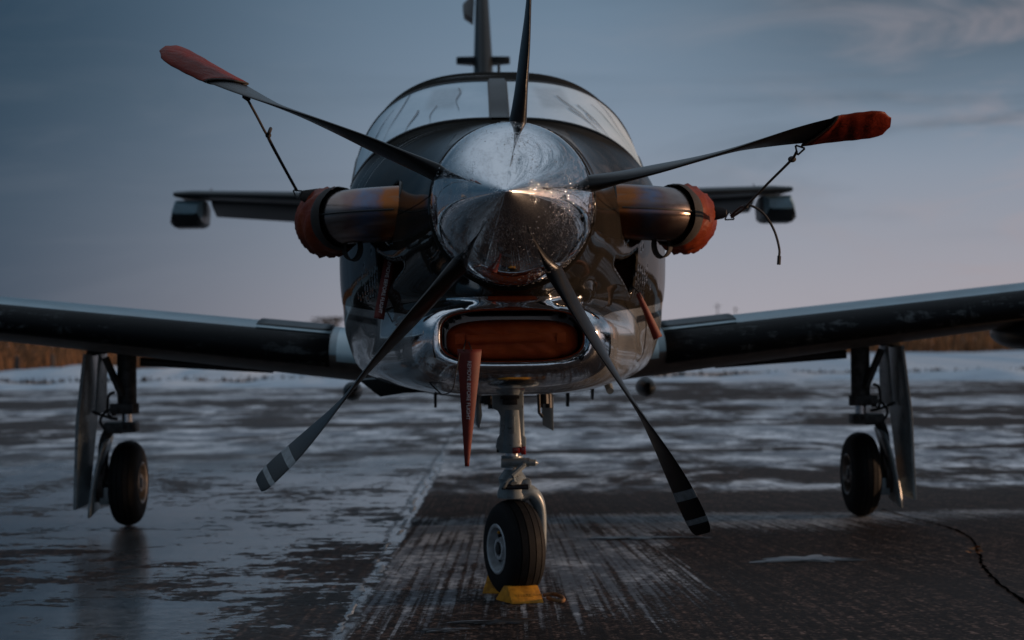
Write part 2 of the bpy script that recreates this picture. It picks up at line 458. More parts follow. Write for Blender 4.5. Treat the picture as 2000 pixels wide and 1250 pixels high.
def frost_glass():
    """windscreen frosted on the outside, clearer patches and drip tracks where the frost ran"""
    m, N, b = mat('frosted_glass', (.5, .55, .6), .45, 0, coat=.25, coat_rough=.15, spec=.25)
    v = N.obj(); x, y, z = N.sep(v); ax = N.m('ABSOLUTE', x)
    n = N.noise(v, 3.0, 5, .6); n2 = N.noise(v, 40, 5, .65)
    c = N.mix(N.sm(n, .3, .7), (.38, .50, .58), (.50, .60, .68))
    # thin spot: a squarish clear patch on each pane
    pxm = N.m('ABSOLUTE', N.m('SUBTRACT', ax, N.m('ADD', .235, N.m('MULTIPLY', N.m('SUBTRACT', z, 2.0), -.25))))
    pzm = N.m('ABSOLUTE', N.m('SUBTRACT', z, 2.0))
    pt = N.m('MULTIPLY', N.m('SUBTRACT', 1.0, N.sm(pxm, .045, .085)), N.m('SUBTRACT', 1.0, N.sm(pzm, .045, .08)))
    c = N.mix(N.m('MULTIPLY', pt, N.m('ADD', .22, N.m('MULTIPLY', n2, .3))), c, (.13, .16, .19))
    N.put(b.inputs['Base Color'], c)
    N.put(b.inputs['Roughness'], N.mixf(n2, .25, .5)); MT['glass'] = m
frost_glass()
simple('wet_track', (.10, .125, .15), .25, 0, .3, 30)

# ------------------------------------------------------------------ ground
def apron_material():
    m, N, b = mat('wet_icy_asphalt', (.03, .03, .03), .5, 0)
    geo = N.add('ShaderNodeNewGeometry'); P = geo.outputs['Position']
    x, y, z = N.sep(P); D = N.m('ADD', y, 5.6)
    big = N.noise(P, .55, 5, .6); mid = N.noise(P, 2.2, 7, .62); fine = N.noise(P, 16, 7, .68); grit = N.noise(P, 150, 3, .6)
    stretch = N.noise(N.mapv(P, (.62, .30, 1)), .8, 10, .66, .8)
    streak2 = N.noise(N.mapv(P, (1.0, .62, 1)), 2.0, 9, .70, .5)
    jx = N.m('ADD', N.m('ADD', N.m('ADD', x, .533), N.m('MULTIPLY', N.m('SUBTRACT', mid, .5), .06)), N.m('MULTIPLY', N.m('SUBTRACT', fine, .5), .07))
    left = N.sm(N.m('MULTIPLY', jx, -1.0), -.006, .012)
    # -- far apron: thin ice swept into bands
    edge = N.m('ADD', D, N.m('MULTIPLY', N.m('SUBTRACT', fine, .5), .9))
    far = N.sm(edge, 11.25, 11.75)
    fi = N.m('ADD', N.m('MULTIPLY', stretch, .62), N.m('MULTIPLY', streak2, .42))
    tl = N.noise(N.comb(N.m('MULTIPLY', x, .02), N.m('MULTIPLY', D, .9), 3.3), 1.0, 4, .6)
    def track(dd, w, sl):
        t = N.m('ABSOLUTE', N.m('SUBTRACT', N.m('ADD', D, N.m('ADD', N.m('MULTIPLY', x, sl), N.m('MULTIPLY', N.m('SUBTRACT', mid, .5), w * 2.2))), dd))
        return N.m('SUBTRACT', 1.0, N.sm(t, w * .3, w))
    trks = N.m('MAXIMUM', N.m('MAXIMUM', track(15.4, .45, -.06), track(20.5, 1.0, .10)), N.m('MAXIMUM', track(29.0, 2.2, -.05), track(33.0, 1.2, .0)))
    cover = N.m('MULTIPLY', N.m('SUBTRACT', N.noise(N.mapv(P, (.9, .45, 1)), .22, 3, .5), .5), .30)
    fi = N.m('SUBTRACT', N.m('ADD', fi, cover), N.m('MULTIPLY', trks, .08))
    farice = N.m('MULTIPLY', N.sm(N.m('ADD', fi, N.m('MULTIPLY', N.m('SUBTRACT', tl, .5), .35)), .455, .565), .97)
    # -- near right: grooved asphalt with snow left in the grooves
    s = N.m('DIVIDE', x, N.m('SUBTRACT', N.mixf(N.sm(x, -.3, .35), 30.0, 17.5), D))
    gro = N.noise(N.comb(N.m('MULTIPLY', s, N.mixf(N.sm(x, -.3, .35), 1000.0, 430.0)), N.m('MULTIPLY', D, .5), 0.0), 1.0, 3, .55)
    grain = N.noise(P, 62, 5, .8)
    zone = N.noise(N.mapv(P, (1.0, .45, 1)), 1.15, 5, .6)
    zf = N.m('MULTIPLY', N.sm(D, 3.6, 8.0), N.m('SUBTRACT', 1.0, N.sm(N.m('ADD', D, N.m('MULTIPLY', fine, .5)), 10.1, 10.6)))
    zr = N.m('SUBTRACT', 1.0, N.m('MULTIPLY', N.sm(x, .35, 1.2), N.m('SUBTRACT', 1.0, N.sm(N.m('SUBTRACT', D, N.m('MULTIPLY', x, .45)), 7.7, 9.0))))
    zamt = N.m('MULTIPLY', N.m('MULTIPLY', zf, zr), N.sm(zone, .25, .50))
    speck = N.noise(P, 34, 6, .85)
    gthr = N.m('SUBTRACT', .70, N.m('MULTIPLY', zamt, .26))
    gg = N.m('ADD', N.m('MULTIPLY', gro, .46), N.m('MULTIPLY', speck, .54))
    groove = N.m('MULTIPLY', N.sm(N.m('SUBTRACT', gg, gthr), -.03, .06), .72)
    groove = N.m('MULTIPLY', groove, N.sm(zamt, .02, .2))
    rightsnow = N.mixf(far, groove, farice)
    # -- left: sheet of wet ice with bare and slushy patches
    mid2 = N.noise(N.mapv(P, (.7, 1.15, 1)), 4.4, 9, .72, .4)
    lp = N.m('ADD', N.m('MULTIPLY', streak2, .34), N.m('ADD', N.m('MULTIPLY', mid2, .42), N.m('MULTIPLY', fine, .30)))
    nearj = N.m('SUBTRACT', 1.0, N.sm(N.m('ABSOLUTE', N.m('ADD', x, .72)), .0, .45))
    neard = N.m('SUBTRACT', 1.0, N.sm(D, 6.5, 9.5))
    lp = N.m('SUBTRACT', lp, N.m('MULTIPLY', N.m('SUBTRACT', N.sm(N.noise(P, .75, 4, .55), .40, .58), .35), .055))
    bare = N.sm(N.m('SUBTRACT', lp, N.m('MULTIPLY', N.m('MULTIPLY', nearj, neard), -.075)), .53, .556)
    # dark slush track curving in from behind, bare and dirty to the left of it
    d7 = N.m('SUBTRACT', D, 7.3)
    xc = N.m('ADD', N.m('SUBTRACT', N.m('MULTIPLY', N.m('MULTIPLY', d7, d7), .0184), 1.74), N.m('MULTIPLY', N.m('SUBTRACT', mid, .5), .45))
    trk = N.m('MULTIPLY', N.m('SUBTRACT', 1.0, N.sm(N.m('ABSOLUTE', N.m('SUBTRACT', x, xc)), .08, .24)), .62)
    side = N.m('MULTIPLY', N.sm(N.m('SUBTRACT', xc, x), -.05, .12), N.m('SUBTRACT', 1.0, N.sm(N.m('ADD', D, N.m('MULTIPLY', N.m('SUBTRACT', mid, .5), 2.5)), 7.6, 9.2)))
    dirty = N.m('MAXIMUM', trk, N.m('MULTIPLY', side, .9))
    leftice = N.m('MULTIPLY', N.m('SUBTRACT', 1.0, bare), 1.0)
    leftf = N.mixf(N.sm(D, 12.5, 17.0), leftice, farice)
    crust = N.m('MULTIPLY', N.m('SUBTRACT', 1.0, N.sm(N.m('ABSOLUTE', N.m('ADD', jx, .035)), .012, .035)), N.sm(N.noise(P, 5, 5, .6), .42, .55))
    seam = N.m('MULTIPLY', N.m('SUBTRACT', 1.0, N.sm(N.m('ABSOLUTE', N.m('ADD', jx, .085)), .008, .02)), N.sm(fine, .44, .56))
    ice = N.mixf(left, rightsnow, leftf)
    ice = N.m('MULTIPLY', ice, N.m('SUBTRACT', 1.0, N.m('MULTIPLY', seam, left)))
    ice = N.m('MAXIMUM', ice, N.m('MULTIPLY', crust, N.m('SUBTRACT', 1.0, N.sm(D, 13, 17))))
    smooth = N.m('MULTIPLY', left, N.m('SUBTRACT', 1.0, N.sm(D, 10.0, 19.0)))   # wet mirror-like ice close by on the left
    stone = N.sep(N.voro(P, 95, 'Color'))[0]
    stone2 = N.sep(N.voro(P, 42, 'Color'))[1]
    sv = N.m('ADD', N.m('MULTIPLY', N.m('POWER', stone, 5.0), .9), N.m('MULTIPLY', N.m('POWER', stone2, 5.0), .5))
    asph = N.mix(N.m('MULTIPLY', sv, N.sm(N.noise(P, 9, 6, .7), .25, .7)), (.0045, .0034, .003), (.30, .195, .155))
    asph = N.mix(N.m('MULTIPLY', N.sm(gro, .42, .56), .72), asph, (.006, .0048, .0045))
    asph = N.mix(N.sm(big, .35, .7), asph, N.mix(.55, asph, (.016, .014, .014)))
    spark = N.sm(N.voro(P, 90, 'Color'), .95, .97)
    snow = N.mix(N.sm(N.m('ADD', N.m('MULTIPLY', streak2, .6), N.m('MULTIPLY', fine, .4)), .46, .60), (.11, .13, .16), (.72, .75, .79))
    iceC = N.mix(N.sm(fine, .3, .7), (.040, .050, .058), (.15, .172, .192))
    iceC = N.mix(dirty, iceC, (.016, .017, .019))
    top = N.mix(smooth, snow, iceC)
    N.put(b.inputs['Base Color'], N.mix(ice, asph, top))
    wet = N.mixf(N.m('MULTIPLY', left, N.sm(fine, .3, .6)), .68, .5)
    icer = N.mixf(smooth, N.mixf(mid, .30, .62), N.mixf(dirty, .04, .14))
    N.put(b.inputs['Roughness'], N.mixf(ice, wet, icer))
    N.put(b.inputs['Specular IOR Level'], N.mixf(ice, N.mixf(left, .10, .12), .5))
    h = N.m('ADD', N.m('MULTIPLY', N.m('MULTIPLY', N.m('ADD', N.m('ADD', grit, grain), N.m('MULTIPLY', stone, .5)), .5), N.m('SUBTRACT', 1.0, N.m('MULTIPLY', ice, .85))), N.m('MULTIPLY', ice, .5))
    nb = N.bump(h, .5, .008)
    rip = N.m('ADD', N.noise(N.mapv(P, (1, 1.0, 1)), 5, 4, .6), N.m('MULTIPLY', fine, .35))
    nb = N.bump(rip, .10, .02, nb)
    N.put(b.inputs['Normal'], nb)
    MT['apron'] = m
apron_material()

def terrain_material():
    m, N, b = mat('winter_field', (.1, .07, .04), .95)
    geo = N.add('ShaderNodeNewGeometry'); P = geo.outputs['Position']
    n = N.noise(N.mapv(P, (.3, 1, 1)), .08, 8, .65); n2 = N.noise(P, .9, 6, .6)
    c = N.mix(N.sm(n2, .3, .7), (.12, .062, .028), (.22, .125, .06))
    c = N.mix(N.sm(n, .50, .58), c, (.50, .53, .57))
    N.put(b.inputs['Base Color'], c); MT['terrain'] = m
terrain_material()

def snow_material():
    m, N, b = mat('old_snow', (.6, .6, .62), .75)
    geo = N.add('ShaderNodeNewGeometry'); P = geo.outputs['Position']
    n = N.noise(N.mapv(P, (.4, 1, 1)), .8, 7, .65); n2 = N.noise(P, 5, 6, .6)
    c = N.mix(N.sm(n, .3, .75), (.33, .39, .46), (.50, .55, .60))
    c = N.mix(N.m('MULTIPLY', N.sm(n2, .55, .7), .25), c, (.20, .17, .15))
    N.put(b.inputs['Base Color'], c); N.put(b.inputs['Normal'], N.bump(n2, .3, .05)); MT['snow'] = m
snow_material()

def build_ground():
    g = MB(); X = [-4000, -300, -60, 60, 300, 4000]; Y = [-400, -40, 30, 120, 600, 6000]
    g.grid([[(x, y, -.03) for x in X] for y in Y])
    tag(g.build('ground', MT['terrain'], smooth=False), kind='structure')
    a = MB(); xs = np.linspace(-70, 70, 60); edge = []
    rnd = random.Random(4)
    for x in xs:
        far = (33.5 if x < 0 else 37.5) + .9 * math.sin(x * .21) + rnd.uniform(-.5, .5)
        edge.append((x, far, 0))
    a.grid([[(x, -30, 0) for x in xs], [(x, 5, 0) for x in xs], edge])
    tag(a.build('apron', MT['apron'], smooth=False), kind='structure')
    # snow: a low ploughed ridge along the apron's edge, then a wider snow field on the left and the right
    def field(name, x0, x1, nx, y0, y1, ny, hf):
        s = MB(); rows = []
        for j in range(ny + 1):
            v = j / ny; row = []
            for i in range(nx + 1):
                x = x0 + (x1 - x0) * i / nx; yy = y0 + (y1 - y0) * v
                yy += .8 * math.sin(x * .37 + v * 2) + .5 * math.sin(x * .93 + 1.3)
                row.append((x, yy, hf(x, v)))
            rows.append(row)
        s.grid(rows); return s.build(name, MT['snow'])
    rn = np.random.RandomState(2); ph = rn.uniform(0, 6.28, 12)
    lump = lambda x: .5 + .25 * math.sin(x * .55 + ph[0]) + .18 * math.sin(x * 1.37 + ph[1]) + .14 * math.sin(x * 2.9 + ph[2]) + .08 * math.sin(x * 6.1 + ph[3])
    bell = lambda v: math.sin(math.pi * min(1, max(0, v))) ** .8
    tag(field('snow_bank', -60, 60, 400, 32.5, 36.5, 10, lambda x, v: -.05 + bell(v) * (.10 + .16 * max(0, lump(x)))), kind='structure')
    tag(field('snow_bank', -75, -2, 240, 40, 52, 14, lambda x, v: -.06 + bell(v) * (.10 + .30 * max(0, lump(x + 9)))), kind='structure')
    tag(field('snow_field', 3, 95, 240, 42, 86, 16, lambda x, v: -.06 + bell(v) * (.16 + .22 * max(0, lump(x * .7 + 3)))), kind='structure')
build_ground()

def ice_crust():
    # broken raised crust where the ice sheet ends at the pavement joint
    rnd = random.Random(21); g = MB(); y = -.1
    while y < 11.5:
        L = rnd.uniform(.10, .55); n = max(5, int(L / .035)); rows = []
        x0 = -.575 + rnd.uniform(-.03, .02); wd = rnd.uniform(.007, .024)
        for i in range(n + 1):
            f = i / n; env = math.sin(math.pi * min(1, max(0, f))) ** .5; yy = y + L * f
            w = max(.002, wd * env * rnd.uniform(.6, 1.25)); c = x0 + rnd.uniform(-.008, .008); h = (.0018 + .004 * rnd.random()) * env
            rows.append([(c - w, yy, .0012), (c - w * .55, yy + rnd.uniform(-.01, .01), h * .8), (c + w * .3, yy, h), (c + w * .8, yy, .0012)])
        g.grid(rows); y += L + rnd.choice((.02, .05, .12, .3))
    tag(g.build('ice_crust', MT['crust'], ang=20), 'broken raised crust of ice along the pavement joint', 'ice', kind='stuff')
simple('crust', (.22, .25, .28), .45, 0, .5, 22, bump=.5)
ice_crust()

# ------------------------------------------------------------------ distant reeds and trees
def blades_patch(name, spots, hmin, hmax, mname, seed, wid):
    rnd = random.Random(seed); g = MB()
    for (x, y) in spots:
        h = rnd.uniform(hmin, hmax); a = rnd.uniform(0, math.pi); w = wid * rnd.uniform(.6, 1.3)
        dx, dy = math.cos(a) * w, math.sin(a) * w; lx, ly = rnd.uniform(-.3, .3) * h, rnd.uniform(-.3, .3) * h
        b = len(g.v)
        g.v += [Vector((x - dx, y - dy, -.06)), Vector((x + dx, y + dy, -.06)), Vector((x + lx + dx * .3, y + ly, h)), Vector((x + lx - dx * .3, y + ly, h))]
        g.f.append([b, b + 1, b + 2, b + 3])
    return g.build(name, MT[mname], smooth=False, fix=False)

def fence_post(px, py0, py1, label):
    p = wpt(px, 700, 47.5); zt = wpt(px, py0, 47.5).z
    m = MB().tube([(p.x, p.y, -.03), (p.x + .02, p.y, zt * .6), (p.x + .01, p.y, zt)], [.075, .068, .06], 8)
    m.tube([(p.x, p.y, zt), (p.x, p.y, zt + .03)], [.06, .02], 8)
    tag(m.build('fence_post', MT['bark'], origin=(p.x, p.y, -.03)), label, 'post', 'posts standing in the snow')

def build_background():
    fence_post(102, 693, 725, 'dark post in the snow just left of the main wheel leg')
    fence_post(33, 696, 725, 'dark post in the snow near the edge of the view')
    rnd = random.Random(8)
    sp = [(rnd.uniform(-85, -4), 53 + abs(rnd.gauss(0, 14))) for _ in range(15000)]
    tag(blades_patch('dry_reeds', sp, .15, .85, 'reed', 1, .04), 'dry rust brown reeds growing behind the snow bank at left', 'reeds', kind='stuff')
    sp = [(rnd.uniform(-40, 120), 88 + abs(rnd.gauss(0, 16))) for _ in range(20000)]
    tag(blades_patch('dry_reeds', sp, .4, 1.6, 'reed', 2, .055), 'dry rust brown reeds growing beyond the snow field at right', 'reeds', kind='stuff')
    sp = [(rnd.uniform(-50, 40), 37.3 + rnd.gauss(0, .45)) for _ in range(3200)]
    tag(blades_patch('dead_weeds', sp, .03, .17, 'bark', 3, .05), 'dark dead weeds along the foot of the ploughed snow ridge', 'weeds', kind='stuff')
    # far wood: many thin upright twiggy clumps, reads as one mass
    g = MB()
    for i in range(2600):
        x = rnd.uniform(-420, 420); y = 330 + abs(rnd.gauss(0, 30)) 
        h = rnd.uniform(1.2, 2.6) + (3.2 if x > 120 else 0) * rnd.random(); w = rnd.uniform(.5, 1.3)
        b = len(g.v); k = 7
        pts = [Vector((x + w * math.cos(2 * math.pi * j / k) * rnd.uniform(.5, 1.1), y + rnd.uniform(-.5, .5), max(-.05, h * .5 + h * .5 * math.sin(2 * math.pi * j / k) * rnd.uniform(.6, 1.1)))) for j in range(k)]
        g.v += pts; g.f.append(list(range(b, b + k)))
    tag(g.build('treeline', MT['twigs'], smooth=False, fix=False), 'low dark wood along the horizon', 'wood', kind='stuff')
    # single trees whose tops show over the wing
    def tree(px, top, w, label, seed, dist=190):
        rr = random.Random(seed); p = wpt(px, 660, dist); zt = wpt(px, top, dist).z
        t = empty('bare_tree', (p.x, p.y, -.03)); tag(t, label, 'tree', 'trees on the horizon behind the wing')
        tr = MB(); tr.tube([(0, 0, 0), (.05, 0, zt * .5), (0, 0, zt * .95)], [.16, .11, .03], 7); limbs = []
        for i in range(9):
            a = rr.uniform(0, 6.28); z0 = zt * rr.uniform(.3, .75); l = w * rr.uniform(.4, .8)
            e = (math.cos(a) * l, math.sin(a) * l, min(zt, z0 + l * .8)); limbs.append(e)
            tr.tube([(0, 0, z0), e], [.06, .02], 5)
        tr.build('trunk', MT['bark'], t)
        cr = MB()
        for i in range(520):
            e = rr.choice(limbs); q = Vector(e) + Vector((rr.gauss(0, w * .28), rr.gauss(0, w * .28), rr.gauss(0, zt * .09)))
            if q.z > zt: q.z = zt - rr.random() * .3
            a = rr.uniform(0, 6.28); s_ = rr.uniform(.07, .2); u_ = Vector((math.cos(a), math.sin(a), rr.uniform(-.6, .6))) * s_; v_ = Vector((-math.sin(a), math.cos(a) * .2, rr.uniform(.4, 1))) * s_
            b = len(cr.v); cr.v += [q - u_, q + u_ * .6 - v_ * .6, q + u_, q + v_]; cr.f.append([b, b + 1, b + 2, b + 3])
        cr.build('crown', MT['twigs'], t, smooth=False, fix=False)
    tree(643, 619, 1.5, 'rounded bare tree rising over the wing beside the dark fuselage', 1)
    tree(609, 628, .8, 'small thin bare tree just left of the rounded one', 2)
    tree(550, 630, .6, 'lone small bare tree peeping over the wing furthest from the fuselage', 3)
    for i, (px, top) in enumerate(((1402, 592), (1437, 600))):
        p = wpt(px, 660, 240); zt = wpt(px, top, 240).z
        pl = MB().tube([(0, 0, 0), (0, 0, zt)], [.10, .06], 8)
        if i == 0: pl.box((0, 0, zt * .93), (1.0, .08, .09))
        else: pl.box((0, 0, zt * .96), (.5, .3, .12))
        for v in pl.v: v += Vector((p.x, p.y, -.03))
        tag(pl.build('utility_pole', MT['bark'], origin=(p.x, p.y, -.03)), ('taller faint pole with a cross arm on the horizon beyond the wing', 'shorter faint pole with a lamp head on the horizon beyond the wing')[i], 'pole', 'poles on the horizon')
build_background()

# ------------------------------------------------------------------ the aircraft
PLANE = empty('turboprop_aeroplane', AX, YAW)
tag(PLANE, 'dark turboprop aeroplane with chrome spinner and five black blades parked nose on', 'aeroplane')

# body sections: y, half width, top, bottom
SY = [.03, .30, .70, 1.0, 1.3, 1.75, 2.05, 2.3, 2.6, 2.8, 3.05, 3.5, 4.6, 6.0, 7.6, 9.0, 9.8]
SW = [.256, .305, .405, .505, .582, .648, .655, .655, .655, .655, .655, .655, .65, .56, .36, .17, .05]
ST = [1.622, 1.652, 1.70, 1.735, 1.768, 1.828, 1.872, 1.98, 2.10, 2.155, 2.21, 2.24, 2.24, 2.14, 1.98, 1.86, 1.80]
SB = [1.105, 1.045, .92, .845, .80, .755, .745, .74, .735, .735, .735, .735, .74, .83, 1.10, 1.38, 1.55]
SN = [2.05, 2.1, 2.25, 2.4, 2.5, 2.6, 2.65, 2.7, 2.8, 2.8, 2.8, 2.8, 2.6, 2.4, 2.2, 2.0, 2.0]
SM = [2.0, 2.1, 2.4, 2.7, 2.9, 3.0, 3.0, 3.0, 3.0, 3.0, 3.0, 3.0, 2.8, 2.4, 2.1, 2.0, 2.0]
fW, fT, fB, fN, fM = lerp(SY, SW), lerp(SY, ST), lerp(SY, SB), lerp(SY, SN), lerp(SY, SM)

def selli(x, z, w, zt, zb, n, m):
    zc = (zt + zb) / 2; h = (zt - zb) / 2
    q = (z - zc) / h; k = np.where(q > 0, n, m)
    r = (np.abs(x / w) ** k + np.abs(q) ** k + 1e-12) ** (1 / k)
    return (r - 1) * np.minimum(w, h)

def smin(a, b, k):
    h = np.clip(.5 + .5 * (b - a) / k, 0, 1); return b + (a - b) * h - k * h * (1 - h)
def smax(a, b, k): return -smin(-a, -b, k)

def sdpoly(px, pz, poly):
    P = np.array(poly); d = np.full(px.shape, 1e9); s = np.ones(px.shape)
    n = len(P)
    for i in range(n):
        a = P[i]; b_ = P[i - 1]
        e = b_ - a; wx = px - a[0]; wz = pz - a[1]
        t = np.clip((wx * e[0] + wz * e[1]) / (e @ e), 0, 1)
        d = np.minimum(d, (wx - e[0] * t) ** 2 + (wz - e[1] * t) ** 2)
        c1 = pz >= a[1]; c2 = pz < b_[1]; c3 = e[0] * wz > e[1] * wx
        fl = (c1 & c2 & c3) | (~c1 & ~c2 & ~c3)
        s = np.where(fl, -s, s)
    return s * np.sqrt(d)

# chin pod sections
PY = [.165, .175, .19, .22, .27, .36, .60, 1.0, 1.8]
pW = lerp(PY, [.232, .252, .268, .286, .304, .328, .385, .47, .60])
pT = lerp(PY, [1.060, 1.068, 1.072, 1.078, 1.083, 1.09, 1.10, 1.11, 1.11])
pB = lerp(PY, [.872, .858, .846, .832, .815, .795, .768, .755, .752])

# front outline of the side air inlet (right half, mirrored)
CH = [tuple(p) for p in ((.352, 1.222), (.385, 1.222), (.42, 1.235), (.45, 1.258), (.474, 1.290), (.50, 1.32), (.9, 1.34), (.9, .98), (.47, .99), (.452, 1.01), (.445, 1.05), (.436, 1.09), (.418, 1.125), (.392, 1.16), (.366, 1.186), (.352, 1.200))]

def cowl_sdf(x, y, z):
    ax = np.abs(x)
    w, zt, zb, n, m_ = fW(y), fT(y), fB(y), fN(y), fM(y)
    B = selli(x, z, w, zt, zb, n, m_)
    Bo = B
    B = np.maximum(B, .03 - y)
    pod = selli(x, z, pW(y), pT(y), pB(y), 2.9, 2.9)
    pod = smax(pod, .165 - y, .02)
    f = smin(B, pod, .055)
    # blister on the cowl's right cheek
    bl = (np.sqrt(((x - .215) / .055) ** 2 + ((y - .42) / .13) ** 2 + ((z - 1.115) / .05) ** 2) - 1) * .05
    f = smin(f, bl, .02)
    # main intake
    intake = selli(x, z, .222 + 0 * y, 1.046 + 0 * y, .888 + 0 * y, 3.4, 3.4)
    f = smax(f, -np.maximum(intake, y - .52), .028)
    # side inlets
    win = sdpoly(ax, z, CH)
    shell = np.minimum(np.maximum(win, y - .86), np.maximum(np.maximum(win, y - 1.2), Bo + .012))
    f = smax(f, -shell, .006)
    # exhaust cut-outs
    exh = np.maximum(np.sqrt(((y - .72) / 1.0) ** 2 + ((z - 1.392) / .95) ** 2) - .112, .30 - ax)
    f = smax(f, -exh, .006)
    return np.maximum(f, y - 1.75)

def surface_net(fn, lo, hi, h):
    ax = [np.arange(lo[i], hi[i] + h, h) for i in range(3)]
    X, Y, Z = np.meshgrid(*ax, indexing='ij')
    V = fn(X, Y, Z); S = V < 0
    nx, ny, nz = V.shape
    acc = np.zeros((nx - 1, ny - 1, nz - 1, 3)); cnt = np.zeros((nx - 1, ny - 1, nz - 1))
    for a in range(3):
        b, c = [q for q in range(3) if q != a]
        for ob in (0, 1):
            for oc in (0, 1):
                s0 = [None] * 3; s1 = [None] * 3
                dims = V.shape
                s0[a] = slice(0, dims[a] - 1); s1[a] = slice(1, dims[a])
                s0[b] = s1[b] = slice(ob, dims[b] - 1 + ob); s0[c] = s1[c] = slice(oc, dims[c] - 1 + oc)
                v0 = V[tuple(s0)]; v1 = V[tuple(s1)]; cr = (v0 < 0) != (v1 < 0)
                t = np.where(cr, v0 / np.where(cr, v0 - v1, 1), 0)
                acc[..., a] += np.where(cr, t, 0); acc[..., b] += np.where(cr, ob, 0); acc[..., c] += np.where(cr, oc, 0); cnt += cr
    act = cnt > 0
    idx = -np.ones(act.shape, int); idx[act] = np.arange(act.sum())
    ii = np.argwhere(act)
    pts = (ii + acc[act] / cnt[act][:, None]) * h + np.array(lo)
    faces = []
    for a in range(3):
        b, c = (a + 1) % 3, (a + 2) % 3
        s0 = [slice(1, -1)] * 3; s1 = [slice(1, -1)] * 3
        s0[a] = slice(0, V.shape[a] - 1); s1[a] = slice(1, V.shape[a])
        q0, q1 = S[tuple(s0)], S[tuple(s1)]
        for val in (True, False):
            e = np.argwhere((q0 == val) & (q1 != val))
            if len(e) == 0: continue
            off = np.ones(3, int); off[a] = 0; e = e + off
            def cell(db, dc):
                k = e.copy(); k[:, b] -= db; k[:, c] -= dc; return idx[k[:, 0], k[:, 1], k[:, 2]]
            q = np.stack([cell(0, 0), cell(1, 0), cell(1, 1), cell(0, 1)], 1)
            faces.append(q if val else q[:, ::-1])
    faces = np.concatenate(faces)
    eps = 1e-4
    for _ in range(2):
        v = fn(pts[:, 0], pts[:, 1], pts[:, 2]); g = np.zeros_like(pts)
        for k in range(3):
            d = np.zeros(3); d[k] = eps
            q = pts + d; r = pts - d
            g[:, k] = (fn(q[:, 0], q[:, 1], q[:, 2]) - fn(r[:, 0], r[:, 1], r[:, 2])) / (2 * eps)
        st = (v / np.maximum((g ** 2).sum(1), .05))[:, None] * g
        ln = np.linalg.norm(st, axis=1, keepdims=True); st *= np.minimum(1, .4 * h / np.maximum(ln, 1e-9))
        pts = pts - st
    return pts, faces

def build_cowl():
    pts, faces = surface_net(cowl_sdf, (-.70, .005, .70), (.70, 1.775, 1.90), .0105)
    me = bpy.data.meshes.new('tmp'); me.from_pydata(pts.tolist(), [], faces.tolist())
    bm = bmesh.new(); bm.from_mesh(me)
    for co, no in (((0, .33, 0), (0, 1, 0)), ((0, 0, 1.09), (0, 0, 1))):
        bmesh.ops.bisect_plane(bm, geom=bm.verts[:] + bm.edges[:] + bm.faces[:], plane_co=co, plane_no=no, dist=1e-4)
    bmesh.ops.recalc_face_normals(bm, faces=bm.faces)
    lip = [f for f in bm.faces if f.calc_center_median().y < .33 and f.calc_center_median().z < 1.09]
    ls = set(lip)
    b2 = bm.copy(); b2.faces.ensure_lookup_table(); bm.faces.ensure_lookup_table()
    keep = [f.index in {q.index for q in ls} for f in bm.faces] if False else None
    bm.faces.index_update(); li = {f.index for f in lip}
    bmesh.ops.delete(b2, geom=[b2.faces[i] for i in range(len(b2.faces)) if i not in li], context='FACES')
    bmesh.ops.delete(bm, geom=lip, context='FACES')
    out = []
    for name, q, mm in (('engine_cowling', bm, MT['paint']), ('intake_lip', b2, MT['lip_chrome'])):
        m = bpy.data.meshes.new(name); q.to_mesh(m); q.free()
        for p in m.polygons: p.use_smooth = True
        m.set_sharp_from_angle(angle=math.radians(50)); m.materials.append(mm)
        o = bpy.data.objects.new(name, m); COL.objects.link(o); o.parent = PLANE; out.append(o)
    bpy.data.meshes.remove(me)
    return out
COWL, LIP = build_cowl()

def fus_pt(y, phi, off=0.0):
    """surface point; phi from straight up (0) to straight down (pi), sign gives the side"""
    w, zt, zb = float(fW(y)), float(fT(y)), float(fB(y)); zc = (zt + zb) / 2; h = (zt - zb) / 2
    s = 1 if phi >= 0 else -1; a = abs(phi)
    n = float(fN(y)) if a < math.pi / 2 else float(fM(y))
    sx = abs(math.sin(a)) ** (2 / n); cz = abs(math.cos(a)) ** (2 / n) * (1 if a <= math.pi / 2 else -1)
    return Vector((s * (w + off) * sx, y, zc + (h + off) * cz))

